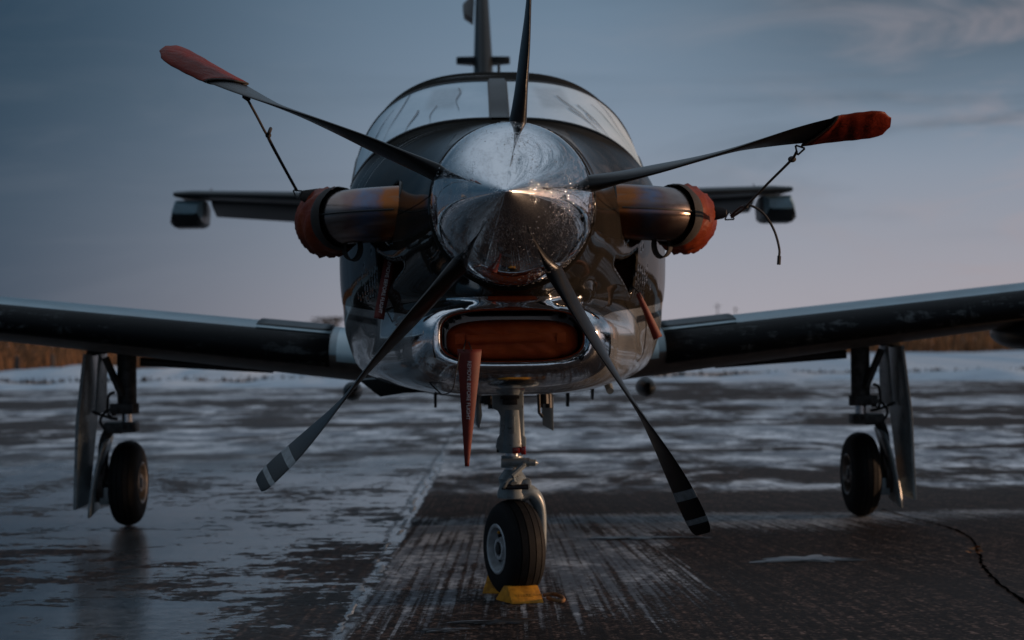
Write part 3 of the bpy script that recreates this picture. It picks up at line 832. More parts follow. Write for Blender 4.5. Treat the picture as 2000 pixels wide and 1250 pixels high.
def build_fuselage():
    g = MB(); ys = list(np.linspace(1.754, 3.2, 40)) + list(np.linspace(3.3, 9.8, 40))
    rows = [[fus_pt(y, -math.pi + 2 * math.pi * k / 96) for k in range(96)] for y in ys]
    g.grid(rows, close_u=True); g.poly(rows[0]); g.poly(rows[-1][::-1])
    fus = g.build('fuselage', MT['paint'], PLANE, ang=50)
    # windscreen panes
    def phi_of_x(x, y): return math.asin(min(1, (x / float(fW(y)))) ** (float(fN(y)) / 2))
    for s in (-1, 1):
        rows = []; edge = []; NU, NV = 36, 26
        for j in range(NV + 1):
            v = j / NV; row = []
            for i in range(NU + 1):
                u = i / NU
                ytop = 2.60 + .13 * u ** 1.5; ybot = 2.0 + .02 * u
                y = ybot + (ytop - ybot) * v
                p0 = phi_of_x(.037, y); p1 = math.radians(66 + 2 * v)
                row.append(fus_pt(y, s * (p0 + (p1 - p0) * u), .004))
            rows.append(row)
        pane = MB().grid(rows).build('windscreen_pane', MT['glass'], PLANE, fix=True)
        loop = rows[-1][:] + [r[-1] for r in rows[::-1]][1:] + rows[0][::-1][1:] + [r[0] for r in rows][1:-1]
        MB().tube(loop, .0065, 6, closed=True).build('seal', MT['gasket'], pane)
        # drip tracks, each follows the pane
        rnd = random.Random(11 + s); dr = MB()
        tracks = [(.12, .80, .13, .30, .012), (.40, .95, .66, .05, .010), (.36, .45, .46, .05, .016), (.62, .60, .88, .02, .008), (.55, .75, .80, .2, .006), (.25, .45, .30, .05, .007)] if s < 0 else \
                 [(.22, .66, .50, .10, .012), (.30, .42, .50, .12, .016), (.36, .55, .62, .03, .012), (.50, .90, .9, .15, .008), (.45, .7, .78, .22, .008), (.40, .42, .56, .10, .008)]
        for (u0_, v0_, u1_, v1_, wd) in tracks:
            L, R_ = [], []
            K = 22; ph = rnd.uniform(0, 6)
            for k in range(K + 1):
                t = k / K; u = u0_ + (u1_ - u0_) * t + .012 * math.sin(t * 7 + ph) * (1 - t * .4); v = v0_ + (v1_ - v0_) * t
                uu = min(.98, max(.02, u)) * NU; vv = min(.98, max(.02, v)) * NV
                i, j = int(uu), int(vv); fu, fv = uu - i, vv - j
                def at(i, j, fu, fv):
                    return (rows[j][i] * (1 - fu) + rows[j][i + 1] * fu) * (1 - fv) + (rows[j + 1][i] * (1 - fu) + rows[j + 1][i + 1] * fu) * fv
                p = at(i, j, fu, fv); w = wd * .35 * (.3 + .7 * math.sin(math.pi * min(1, t * 1.4 + .15)) ** .5)
                side = (rows[j][i + 1] - rows[j][i]).normalized() * w; up_ = Vector((0, -.002, .003))
                L.append(p - side + up_); R_.append(p + side + up_)
            dr.grid([L, R_])
        tag(dr.build('drip_tracks', MT['wet_track'], pane, fix=True), kind='stuff')
    # centre post
    rows = [[fus_pt(y, f * phi_of_x(.034, y), .010) for f in (-1.0, -.5, 0, .5, 1.0)] for y in np.linspace(1.98, 2.64, 16)]
    MB().grid(rows).build('centre_post', MT['tail_dark'], PLANE)
    MB().tube([(.055, 5.2, 2.16), (.055, 5.2, 2.56)], [.012, .008], 8).build('whip_antenna', MT['tail_dark'], PLANE)
    # belly keel and hanging bits
    k = MB(); rows = []
    for y, w, zb in ((2.4, .10, .74), (2.7, .42, .715), (3.3, .52, .665), (4.2, .52, .655), (5.0, .36, .70), (5.6, .1, .80)):
        rows.append([(w * math.cos(a), y, .80 - (.80 - zb) * math.sin(a)) for a in np.linspace(0, math.pi, 17)])
    k.grid(rows); k.build('belly_fairing', MT['tail_dark'], PLANE)
    for (px, py0, py1, y, wd) in ((850, 760, 797, 2.6, .022), (1110, 758, 795, 2.6, .022), (1159, 756, 781, 1.65, .012)):
        a, b_ = loc(px, py0, y), loc(px, py1, y)
        MB().prism([a + Vector((-wd / 3, 0, 0)), a + Vector((wd / 3, 0, 0)), b_ + Vector((wd / 4, .03, 0)), b_ + Vector((-wd / 4, .03, 0))], (0, .10, 0)).build('blade_antenna', MT['tail_dark'], PLANE, bevel=.001)
    for (px, py, y) in ((751, 724, 1.6), (1186, 752, 1.6)):
        a = loc(px + (8 if px < 1000 else -4), py - 18, y); b_ = loc(px - (4 if px < 1000 else -6), py + 12, y - .1)
        MB().tube([a, b_], [.020, .014], 12).build('drain_pipe', MT['gear_grey'], PLANE)
    for (px, py) in ((689, 764), (1261, 756)):
        p = loc(px, py, 4.9)
        MB().ball(p, (.055, .26, .055), 16, 12).build('flap_fairing', MT['tail_dark'], PLANE)
    # keel plate below the chin
    a = loc(760, 752, 1.75); 
    MB().prism([loc(700, 742, 2.3), loc(742, 775, 2.3), loc(790, 768, 2.3), loc(860, 765, 2.3), loc(860, 735, 2.3)], (0, .4, 0)).build('belly_panel', MT['tail_dark'], PLANE, bevel=.004)
build_fuselage()

# ---- wings
def airfoil(c, t, n=40):
    """closed outline from trailing edge over the top to the nose and back, (x along chord, z)"""
    out = []
    for i in range(n + 1):
        b_ = math.pi * i / n; x = .5 * (1 + math.cos(b_))
        yt = 5 * t * (.2969 * math.sqrt(x) - .126 * x - .3516 * x * x + .2843 * x ** 3 - .1036 * x ** 4)
        out.append((x * c, (yt + .02 * math.sin(math.pi * x)) * c))
    for i in range(n - 1, -1, -1):
        b_ = math.pi * i / n; x = .5 * (1 + math.cos(b_))
        yt = 5 * t * (.2969 * math.sqrt(x) - .126 * x - .3516 * x * x + .2843 * x ** 3 - .1036 * x ** 4)
        out.append((x * c, (-yt + .02 * math.sin(math.pi * x)) * c))
    return out

def wing_sec(X, off=0.0):
    """outline of the wing at span station X (positive) in the aircraft frame"""
    f = (X - .55) / 5.65
    c = 1.78 - .72 * f; t = .150 - .022 * f
    le = 3.13 + .10 * f; zz = .862 + (X - .75) * .115
    a = math.radians(2.5 - 2.5 * f)
    pts = []
    for (x, z) in airfoil(c, t):
        xx = x - .3 * c
        pts.append(Vector((X, le + .3 * c + xx * math.cos(a) + z * math.sin(a), zz - xx * math.sin(a) + z * math.cos(a))))
    if off:
        n = len(pts); q = []
        for i in range(n):
            tn = pts[min(i + 1, n - 1)] - pts[max(i - 1, 0)]; nn = Vector((0, -tn.z, tn.y)).normalized()
            q.append(pts[i] - nn * off if False else pts[i] + nn * off)
        pts = q
    return pts

def build_wing(s):
    M = lambda p: Vector((p.x * s, p.y, p.z))
    X = np.linspace(.50, 6.2, 44)
    secs = [[M(p) for p in wing_sec(x)] for x in X]
    n = len(secs[0]); g = MB(); g.grid(secs); g.poly(secs[-1])
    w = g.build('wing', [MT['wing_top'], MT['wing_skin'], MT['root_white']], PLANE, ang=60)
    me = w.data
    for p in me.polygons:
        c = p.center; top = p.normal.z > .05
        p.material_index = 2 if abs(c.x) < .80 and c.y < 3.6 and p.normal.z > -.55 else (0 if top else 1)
    # de-icing boots: rubber shells wrapped round the leading edge, inner and outer span
    mid = n // 2
    def shell(name, x0, x1, k0, k1, mm, off, nx=18):
        rows = []
        for x in np.linspace(x0, x1, nx):
            o = wing_sec(x, off)
            # make sure the offset goes outward
            base = wing_sec(x); cen = sum(base, Vector()) / n
            if (o[mid] - cen).length < (base[mid] - cen).length: o = wing_sec(x, -off)
            rows.append([M(p) for p in o[mid + k0: mid + k1 + 1]])
        b_ = MB(); b_.grid(rows)
        ob = b_.build(name, mm, w, ang=60)
        so_ = ob.modifiers.new('thick', 'SOLIDIFY'); so_.thickness = .0022; so_.offset = -1
        return ob
    shell('deicing_boot', .80, 3.6, -7, 4, MT['boot'], .0025)
    shell('deicing_boot', 3.605, 6.0, -7, 4, MT['boot'], .0025)
    shell('walkway_strip', .80, 1.16, -14, -8, MT['tail_dark'], .010, 8)
    shell('trim_strip', .80, 1.16, -8, -7, MT['root_white'], .009, 8)
    # tip fin
    tipr = []
    for k, (dx, dz, c) in enumerate(((0, 0, 1.05), (.10, .08, .9), (.16, .30, .6), (.20, .55, .35))):
        b_ = wing_sec(6.2); le = b_[mid]
        tipr.append([M(Vector((6.2 + dx + (q.z - le.z) * (.0 if k == 0 else .3), le.y + (1.06 - c) + (q.y - le.y) * c / 1.06, le.z + dz + (q.z - le.z) * (1 if k == 0 else .3)))) for q in b_])
    MB().grid(tipr).build('winglet', MT['tail_pale'], PLANE)
    return w
WL = build_wing(-1); WR = build_wing(1)
# radar pod under the far wing, only its nose comes into the picture
pp = loc(1992, 656, 3.2)
MB().ball((pp.x + .13, 3.50, pp.z + .015), (.15, .42, .085), 20, 14).build('radar_pod', MT['tail_dark'], PLANE)

# ---- tail
def build_tail():
    def plate(s):
        M = lambda x, y, z: Vector((s * x, y, z))
        rows = []
        for x, le, c, t, z in ((.06, 8.75, 1.25, .12, 2.035), (1.3, 9.0, .95, .11, 2.085), (2.35, 9.2, .72, .10, 2.135), (2.50, 9.25, .66, .07, 2.142)):
            rows.append([M(x, le + px, z + pz) for px, pz in airfoil(c, t, 20)])
        g = MB(); g.grid(rows); g.poly(rows[-1]); tp = g.build('tailplane', MT['tail_dark'], PLANE, ang=60)
        rows = []
        for x, le, c, z in ((.14, 9.45, .5, 2.03), (1.3, 9.5, .42, 2.085), (2.24, 9.56, .36, 2.135)):
            rows.append([M(x, le + px, z + pz - .32 * px - .02) for px, pz in airfoil(c, .16, 12)])
        MB().grid(rows).build('elevator', MT['tail_dark'], tp, ang=60)
        # balance horn hanging below the tip
        o = [(2.27, -.02), (2.50, -.02), (2.53, -.12), (2.54, -.20), (2.51, -.235), (2.31, -.235), (2.28, -.2)]
        z0 = 2.12; h = MB(); rws = []
        for (yy, k, dz) in ((9.27, .35, .05), (9.30, .75, .025), (9.36, 1, 0), (9.62, 1, 0), (9.9, .7, -.02)):
            rws.append([M(2.41 + (x - 2.41) * (.6 + .4 * k), yy, z0 - .12 + (z + .12) * k + dz * .5) for x, z in o])
        h.grid(rws, close_u=True); h.poly(rws[0]); h.poly(rws[-1]); hb = h.build('balance_horn', [MT['tail_dark'], MT['wing_top']], tp, ang=30)
        for p in hb.data.polygons: p.material_index = 1 if (p.normal.z > .2 or (p.center.y < 9.33 and p.center.z > 1.99)) else 0  # sky light on the top and front slope painted by the paler material
        MB().tube([M(2.36, 9.9, 2.12), M(2.30, 10.05, 2.25)], .005, 6).build('static_wick', MT['black_metal'], tp)
    plate(-1); plate(1)
    # fin with rudder, horn and cross antenna
    rows = []
    for z, le, c, t in ((1.80, 7.6, 2.0, .06), (2.3, 8.05, 1.65, .105), (2.75, 8.45, 1.35, .125), (3.2, 8.85, 1.1, .135), (3.75, 9.35, .8, .135), (3.95, 9.55, .55, .05)):
        rows.append([Vector((pz - .02 * c * math.sin(math.pi * min(1, max(0, px / c))), le + px, z)) for px, pz in airfoil(c, t, 18)])
    g = MB(); g.grid(rows); g.poly(rows[-1]); fin = g.build('fin', [MT['tail_dark'], MT['tail_pale']], PLANE, ang=60)
    for p in fin.data.polygons:
        if p.center.y > 8.75 + (p.center.z - 2.3) * .9: p.material_index = 1
    for s in (-1, 1):
        MB().prism([(s * .05, 9.0, 3.145), (s * .21, 9.02, 3.145), (s * .215, 9.10, 3.145), (s * .05, 9.2, 3.145)], (0, 0, .052)).build('fin_antenna', MT['tail_dark'], fin, bevel=.005)
    MB().prism([(-.075, 9.4, 3.56), (-.15, 9.45, 3.62), (-.16, 9.6, 3.72), (-.06, 9.6, 3.82)], (0, .3, 0)).build('rudder_horn', MT['black_metal'], fin, bevel=.006)
build_tail()

# ---- propeller
SPAX = Vector((-math.sin(math.radians(3.1)), -math.cos(math.radians(3.1)), -.012)).normalized()      # thrust line
HUB = Vector((0, 0, ZH))
R_SP, L_SP = .2477, .62

def spin_r(h):
    """spinner radius at distance h in front of its base"""
    t = min(1, max(0, h / L_SP)); rho = (R_SP ** 2 + L_SP ** 2) / (2 * R_SP)
    og = math.sqrt(max(0, rho ** 2 - h * h)) + R_SP - rho
    return max(0, og)

def build_spinner():
    prof = [(-.045, 0), (-.045, R_SP - .008), (-.04, R_SP), (0, R_SP)]
    hs = [L_SP * (1 - (1 - k / 70) ** 1.6) for k in range(1, 71)]
    tipr = .013
    for h in hs:
        r = spin_r(h)
        if r > tipr: prof.append((h, r)); last = (h, r)
    h0, r0_ = last
    for k in range(1, 7):
        a = math.pi / 2 * k / 6; prof.append((h0 + .009 * math.sin(a), r0_ * math.cos(a)))
    g = MB().lathe(prof, HUB, SPAX, 144)
    sp = g.build('spinner', MT['spinner_chrome'], PLANE, ang=40)
    # droplets standing on the chrome
    rnd = random.Random(5); d = MB(); a = SPAX; u = a.orthogonal().normalized(); w = a.cross(u)
    for i in range(2600):
        h = L_SP * .80 * rnd.random() ** 1.6; th = rnd.uniform(0, 2 * math.pi)
        n_ = (u * math.cos(th) + w * math.sin(th)); p = HUB + a * h + n_ * spin_r(h)
        if n_.z > .2 and rnd.random() < .45: continue
        if math.sin(th * 5 + h * 20) * .5 + rnd.random() < .12: continue
        sl = (spin_r(h - .004) - spin_r(h + .004)) / .008; nn = (n_ + a * sl).normalized()
        r = rnd.choice((.0008, .0010, .0012, .0015, .0022)) * rnd.uniform(.8, 1.2)
        t1 = nn.orthogonal().normalized(); t2 = nn.cross(t1); b = len(d.v)
        for rr, hh in ((1, -.1), (.72, .5)):
            for k in range(6):
                d.v.append(p + (t1 * math.cos(k * math.pi / 3) + t2 * math.sin(k * math.pi / 3)) * r * rr + nn * r * hh)
        d.v.append(p + nn * r * .75)
        for k in range(6):
            k2 = (k + 1) % 6; d.f.append([b + k, b + k2, b + 6 + k2, b + 6 + k]); d.f.append([b + 6 + k, b + 6 + k2, b + 12])
    m, N, bs = mat('water_drop', (.7, .72, .75), .02, 0); bs.inputs['Transmission Weight'].default_value = .72; bs.inputs['IOR'].default_value = 1.33
    MT['drop'] = m
    tag(d.build('water_droplets', m, sp, fix=False), kind='stuff')
    ring = MB().lathe([(-.075, .18), (-.075, .243), (-.05, .243), (-.05, .18)], HUB, SPAX, 96).build('backplate', MT['black_metal'], PLANE)
build_spinner()

BR = [.19, .23, .27, .35, .45, .56, .66, .76, .86, .96, 1.04, 1.10, 1.13, 1.145]
bC = lerp(BR, [.085, .095, .108, .128, .142, .150, .152, .152, .150, .147, .142, .132, .120, .088])
bB = lerp(BR, [112, 110, 108, 105, 102.5, 97, 92, 85, 76.5, 68.5, 64, 62, 62, 62])
bT = lerp(BR, [.058, .050, .042, .029, .021, .016, .013, .012, .010, .009, .008, .007, .005, .004])
bO = lerp(BR, [.014, .014, .014, .015, .017, .020, .024, .028, .030, .028, .023, .019, .017, .016])
bF = lerp(BR, [.0, .0, .0, .0, .004, .010, .014, .016, .016, .012, .004, -.006, -.012, -.016])

def blade_frame(a):
    er = Vector((math.cos(a), 0, math.sin(a))); tc = Vector((-math.sin(a), 0, math.cos(a))); fw = Vector((0, -1, 0))
    # tilt with the thrust line
    q = Vector((0, -1, 0)).rotation_difference(SPAX)
    return q @ er, q @ tc, q @ fw

def blade_section(a, r, grow=0.0, n=12, tipcut=0.0):
    er, tc, fw = blade_frame(a)
    c = float(bC(r)) + 2 * grow; th = float(bT(r)) + 2 * grow; be = math.radians(float(bB(r)))
    u = tc * math.cos(be) + fw * math.sin(be); nn = u.cross(er).normalized()
    cen = HUB + SPAX * .075 + er * r + tc * float(bO(r)) + fw * float(bF(r))
    pts = []
    for k in range(2 * n):
        ph = math.pi * 2 * k / (2 * n)
        x = math.cos(ph); y = math.sin(ph)
        t = th * .5 * y * (1 - .35 * x * (-1)) * (.75 + .25 * abs(y))
        pts.append(cen + u * (c * .5 * x) + nn * t)
    return pts

BANG = [math.radians(10.6 + 72 * k) for k in range(5)]
def build_blades():
    for k, a in enumerate(BANG):
        rs = list(np.linspace(.19, 1.04, 44)) + [1.06, 1.08, 1.10, 1.115, 1.13, 1.138, 1.143, 1.1455]
        rows = [blade_section(a, r) for r in rs]
        g = MB(); g.grid(rows, close_u=True); g.poly(rows[0][::-1]); g.poly(rows[-1])
        b_ = g.build('propeller_blade', MT['blade_black'], PLANE, ang=50)
        for (r0_, r1_) in ((1.000, 1.030), (1.092, 1.110)):
            if k in (0, 2): continue
            rows = [blade_section(a, r, .0012) for r in np.linspace(r0_, r1_, 6)]
            MB().grid(rows, close_u=True).build('tip_stripe', MT['blade_stripe'], b_, ang=50)
        er, tc, fw = blade_frame(a)
        c = HUB + SPAX * .075 + er * .205 + tc * .014
        MB().tube([c - er * .04, c + er * .022, c + er * .034], [.066, .060, .048], 20).build('blade_cuff', MT['black_metal'], b_)
build_blades()

# ---- exhaust stacks
def stack_path(s):
    return spline([Vector((s * .28, .70, 1.392)), Vector((s * .40, .705, 1.388)), Vector((s * .51, .735, 1.384)), Vector((s * .585, .80, 1.380)), Vector((s * .622, .89, 1.376)), Vector((s * .635, 1.00, 1.372))], 8)

for s in (-1, 1):
    P = stack_path(s); n = len(P)
    rad = [.096 - .004 * i / n for i in range(n)]
    st = MB().tube(P, rad, 40, cap=False, ry=[r * .95 for r in rad]).build('exhaust_stack', MT['exhaust'], PLANE)
    md = [p.lerp(p, 0) for p in P]
    # weld seam along the middle
    seam = [P[i] + Vector((0, -1, 0)).lerp(Vector((s, 0, 0)), min(1, i / n * 1.0)).normalized() * (rad[i] * .953 + .0005) + Vector((0, 0, .008)) for i in range(6, n - 9)]
    MB().tube(seam, .0032, 6).build('weld_seam', MT['gasket'], st)
    # black ring added for the shaded gap between stack and cowl
    MB().lathe([(0, .098), (0, .110), (.05, .110)], (s * .318, .715, 1.392), (s, 0, 0), 40).build('gap_ring', MT['gasket'], st)

# ---- landing gear
def wheel(parent, c, axis, rt, wt, rim_r, rim_mat, deep, side):
    """tyre, rim and hub as sub-parts; side = direction of the visible face along axis"""
    a = Vector(axis).normalized() * side; h = wt / 2
    prof = []
    for k in range(0, 25):
        t = math.pi * k / 24
        x = -math.cos(t) * h; r = rim_r + (rt - rim_r) * (math.sin(t) ** .52)
        prof.append((x, r))
    # circumferential tread grooves
    pr = []
    for (x, r) in prof: pr.append((x, r))
    tread = [(-.62, 0), (-.58, 0), (-.575, -.006), (-.53, -.006), (-.525, 0), (-.22, 0), (-.215, -.006), (-.17, -.006), (-.165, 0), (.165, 0), (.17, -.006), (.215, -.006), (.22, 0), (.525, 0), (.53, -.006), (.575, -.006), (.58, 0), (.62, 0)]
    rr = lambda xx: rim_r + (rt - rim_r) * (max(0, 1 - (xx) ** 2) ** .5) ** .52
    pr = [(-h * 1.0 * math.cos(t), rim_r + (rt - rim_r) * math.sin(t) ** .52) for t in np.linspace(0, .88, 12)]
    pr += [(h * x, rr(x) + d) for x, d in tread]
    pr += [(-h * math.cos(t), rim_r + (rt - rim_r) * math.sin(t) ** .52) for t in np.linspace(math.pi - .88, math.pi, 12)]
    MB().lathe(pr + [(h * .8, rim_r - .004), (-h * .8, rim_r - .004), pr[0]], c, a, 64).build('tyre', MT['rubber'], parent, ang=40)
    rm = MB()
    rm.lathe([(h * .98, rim_r + .004), (h * 1.04, rim_r - .004), (h * 1.0, rim_r - .012), (h * (1 - deep), rim_r * .80), (h * (1 - deep * 1.1), rim_r * .58), (h * (1 - deep * .5), rim_r * .46), (h * (1 - deep * .2), rim_r * .42), (h * (1 - deep * .2), rim_r * .30), (h * (1 - deep * .9), rim_r * .27), (h * (1 - deep * .9), 0)], c, a, 48)
    rm.lathe([(-h * .98, rim_r + .004), (-h * 1.02, rim_r - .01), (-h * .6, rim_r * .8), (-h * .6, 0)], c, a, 32)
    rm.build('rim', rim_mat, parent, ang=35)
    bl = MB(); u = a.orthogonal().normalized(); w = a.cross(u)
    for k in range(8):
        t = 2 * math.pi * k / 8; q = Vector(c) + (u * math.cos(t) + w * math.sin(t)) * rim_r * .69
        bl.tube([q + a * h * (1 - deep * 1.1), q + a * h * (1 - deep * .72)], rim_r * .07, 6)
    tag(bl.build('wheel_bolts', MT['black_metal'], parent), kind='stuff')
    hubp = MB().lathe([(h * (1 - deep * .9), rim_r * .24), (h * (1 - deep * .1), rim_r * .22), (h * (1 - deep * .05), rim_r * .15), (h * (1 - deep * .05), 0)], c, a, 20).build('hub_cap', MT['black_metal'], parent)

def build_nose_gear():
    Y = 1.24
    Q = lambda px, py, dy=0: loc(px, py, Y + dy)
    top = Q(999, 752); NX = top.x
    # upper leg: broad casting with a cut-out at its upper left
    out = [Q(961, 762), Q(1022, 762), Q(1022, 850), Q(1027, 853), Q(1027, 872), Q(1020, 880), Q(975, 880), Q(968, 874), Q(971, 858), Q(977, 848), Q(978, 815), Q(972, 802), Q(962, 797)]
    g = MB().prism([p + Vector((0, -.035, 0)) for p in out], (0, .08, 0))
    leg = g.build('nose_gear', MT['gear_grey'], PLANE, bevel=.006)
    MB().tube([Q(1000, 800), Q(1000, 884)], [.043, .050], 24).build('leg_barrel', MT['gear_grey'], leg)
    MB().box(Q(1000, 829, -.045), (.022, .016, .065)).build('data_plate', MT['gear_grey'], leg, bevel=.004)
    MB().box(Q(996, 785, -.040), (.055, .02, .02)).box(Q(996, 775, -.036), (.07, .02, .016)).build('hinge_block', MT['black_metal'], leg, bevel=.003)
    MB().tube([Q(970, 878), Q(1026, 878)], [.011, .011], 10).build('collar_bolt', MT['black_metal'], leg)
    MB().box(Q(1008, 880, -.055), (.026, .03, .022)).box(Q(1022, 880, -.05), (.018, .026, .03)).build('latch', MT['lens_red'], leg, bevel=.003)
    # chrome piston and steering collar
    MB().tube([Q(1000, 880), Q(1000, 955)], .026, 24).build('piston', MT['steel'], leg)
    g = MB().tube([Q(979, 903, -.03), Q(1034, 903, -.03)], .017, 14); g.tube([Q(1032, 903, -.03), Q(1046, 904, -.03), Q(1051, 905, -.03)], [.013, .012, .003], 12)
    g.tube([Q(1000, 890), Q(1000, 913)], [.040, .042], 20)
    g.build('steering_collar', MT['gear_grey'], leg, bevel=0)
    # scissor links
    for (a, b_) in (((1024, 908), (1000, 930)), ((1000, 930), (1004, 944))):
        MB().tube([Q(*a, -.065), Q(*b_, -.085)], [.010, .012], 8).build('scissor_link', MT['gear_grey'], leg)
    MB().tube([Q(1024, 905, -.06), Q(988, 943, -.09), Q(984, 950, -.075)], [.011, .008, .010], 8).build('scissor_link', MT['gear_grey'], leg)
    MB().tube([Q(980, 951, -.07), Q(1032, 951, -.07)], .010, 10).build('scissor_pin', MT['black_metal'], leg)
    # lower yoke
    prof = [(0, .055), (.012, .058), (.05, .046), (.072, .052), (.085, .044), (.105, .030)]
    b0 = Q(1001, 972)
    MB().lathe([(0, 0)] + prof + [(.105, 0)], b0, (0, 0, 1), 32).build('yoke', MT['gear_grey'], leg)
    MB().box(Q(1024, 946, -.0), (.05, .07, .045)).build('yoke_lug', MT['gear_grey'], leg, bevel=.012)
    # single fork arm sweeping down the far side of the wheel
    P = spline([Q(1016, 963, .0), Q(1036, 962, .0), Q(1049, 978, .01), Q(1055, 1003, .015), Q(1057, 1045, .02), Q(1057, 1082, .02)], 7)
    n = len(P); MB().tube(P, [.036 - .020 * (i / n) ** .6 for i in range(n)], 18, ry=[.045 - .018 * i / n for i in range(n)]).build('fork_arm', MT['gear_grey'], leg)
    # wheel, steered a little
    ang = math.radians(-20); ax = Vector((math.cos(ang), math.sin(ang), 0))
    c = Q(1004, 1075); c.z = .181
    ax = Vector((math.cos(math.radians(21)), -math.sin(math.radians(-21)) * 1, 0))
    MB().tube([c, c + ax * .105 + Vector((0, 0, -.008))], [.020, .024], 16).ball(c + ax * .108 + Vector((0, 0, -.008)), .018, 12, 8).build('axle', MT['gear_grey'], leg)
    wheel(leg, c, ax, .181, .142, .092, MT['rim_grey'], .55, -1)
    pt = c - ax * .06 + Vector((0, 0, .06))
    MB().ball(pt, .006, 8, 6).build('valve_cap', MT['chock_yellow'], leg)
    # gear doors hanging at each side of the well, and the landing light between
    for (pts, nm) in (((( 1058, 768), (1081, 768), (1081, 842), (1060, 830), (1058, 806)), 'gear_door'), (((930, 768), (938, 768), (942, 812), (936, 838), (930, 826)), 'gear_door')):
        dd = [loc(a, b_, 1.5) for a, b_ in pts]
        MB().prism(dd, (.012 if pts[0][0] > 1000 else -.012, .30, 0)).build(nm, MT['gear_grey'], PLANE, bevel=.002)
    for (px, py, r) in ((955, 784, .022), (946, 778, .014), (962, 792, .018), (1064, 782, .020), (1072, 790, .014), (1056, 790, .010)):
        q = loc(px, py, 1.42); MB().tube([q + Vector((0, 0, .045)), q + Vector((0, 0, -.012))], [r * .8, r], 10).build('door_actuator', MT['black_metal'], PLANE)
    MB().tube([loc(938, 782, 1.44), loc(972, 786, 1.44)], .012, 8).build('door_linkage', MT['black_metal'], PLANE)
    MB().tube([loc(1052, 770, 1.4), loc(1053, 806, 1.4), loc(1060, 815, 1.4)], .006, 6).build('brake_line', MT['hose'], PLANE)
build_nose_gear()

def build_main_gear(s):
    # lay out on the near (left) gear's measurements, mirrored for the other
    Y = 4.10
    WX = -1.925
    M = lambda x, y, z: Vector((x * -s, y, z))
    leg = MB().tube([M(WX, Y - .02, .95), M(WX, Y - .02, .60)], [.050, .050], 24).build('main_gear', MT['gear_dark'], PLANE)
    MB().tube([M(WX, Y - .02, .64), M(WX, Y - .02, .585)], [.062, .062], 24).build('gland_nut', MT['gear_dark'], leg)
    MB().box(M(WX - .02, Y - .06, .615), (.12, .06, .05)).build('torque_lug', MT['gear_dark'], leg, bevel=.008)
    MB().tube([M(WX, Y - .02, .60), M(WX, Y - .02, .50)], .030, 20).build('piston', MT['steel'], leg)
    MB().box(M(WX - .03, Y - .02, .515), (.17, .12, .055)).build('arm_head', MT['gear_dark'], leg, bevel=.014)
    # axle arm curving down outboard of the wheel
    P = spline([M(WX - .03, Y, .505), M(WX - .09, Y, .50), M(WX - .125, Y + .01, .44), M(WX - .135, Y + .02, .33), M(WX - .13, Y + .02, .21)], 6)
    MB().tube(P, .026, 14, ry=.040).build('axle_arm', MT['gear_dark'], leg)
    c = M(WX, Y, .222)
    MB().tube([c, M(WX - .15, Y, .222)], .026, 16).build('axle', MT['gear_dark'], leg)
    MB().lathe([(0, .0), (0, .10), (.045, .10), (.045, 0)], M(WX - .118, Y, .222), (s, 0, 0), 28).build('brake_disc', MT['brake'], leg)
    MB().box(M(WX - .115, Y - .03, .16), (.05, .08, .09)).build('brake_caliper', MT['gear_grey'], leg, bevel=.008)
    wheel(leg, c, (-s * .999, -.035, 0), .222, .148, .108, MT['rim_bronze'], .42, 1)
    # brace running to the wing, jury link and hoses
    MB().tube([M(WX - .10, Y - .08, .88), M(WX - .015, Y - .075, .68)], .020, 10, ry=.03).build('side_brace', MT['gear_dark'], leg)
    MB().tube([M(WX - .01, Y - .06, .93), M(WX - .20, Y - .05, .90)], .016, 10).build('brace_rod', MT['gear_dark'], leg)
    for pts in (((-.055, .70), (-.085, .68), (-.09, .60), (-.07, .56)), ((-.05, .62), (-.10, .60), (-.13, .55), (-.10, .50)), ((-.04, .56), (-.09, .57), (-.17, .60))):
        MB().tube(spline([M(WX + x, Y - .075, z) for x, z in pts], 6), .0075, 8).build('brake_hose', MT['hose'], leg)
    for x, z, r in ((-.03, .60, .018), (.02, .60, .016), (-.06, .59, .015), (.0, .52, .014), (.035, .52, .016)):
        MB().tube([M(WX + x, Y - .075, z - .012), M(WX + x, Y - .075, z + .012)], r, 8).build('fitting', MT['black_metal'], leg)
    # doors: long outer plate and a curved lower plate
    def plate(name, out, dx, skew):
        a = [M(WX + x, y, z) for x, y, z in out]
        MB().prism(a, M(dx, 0, 0)).build(name, MT['gear_grey'], leg, bevel=.003)
    plate('leg_door', [(-.165, 3.86, .90), (-.165, 4.18, .90), (-.165, 4.16, .60), (-.195, 4.06, .12), (-.235, 3.92, .10), (-.21, 3.88, .55)], -.018, 0)
    plate('leg_door', [(-.115, 3.97, .90), (-.115, 4.16, .90), (-.12, 4.16, .60), (-.15, 4.03, .58)], -.012, 0)
    o = []
    for t in np.linspace(0, 1, 9): o.append((-.105 - .07 * math.sin(t * 1.45), 3.93 - .03 * t, .44 - .38 * t))
    o2 = [(x + .005, y + .24, z + .03) for x, y, z in o[::-1]]
    rows = [[M(WX + x, y, z) for x, y, z in o], [M(WX + x, y + .12, z + .015) for x, y, z in o], [M(WX + x, y, z) for x, y, z in o2[::-1]]]
    d = MB().grid(rows).build('wheel_door', MT['gear_grey'], leg)
    md = d.modifiers.new('thick', 'SOLIDIFY'); md.thickness = .014
    # retraction jack under the wing running inboard
    MB().tube([M(WX + .05, Y + .1, .855), M(WX + .75, Y + .12, .80)], [.024, .014], 10).build('retraction_jack', MT['black_metal'], leg)
build_main_gear(1)
build_main_gear(-1)

# ------------------------------------------------------------------ covers, plugs and streamers (each its own thing)
def W(p): return toW(p)

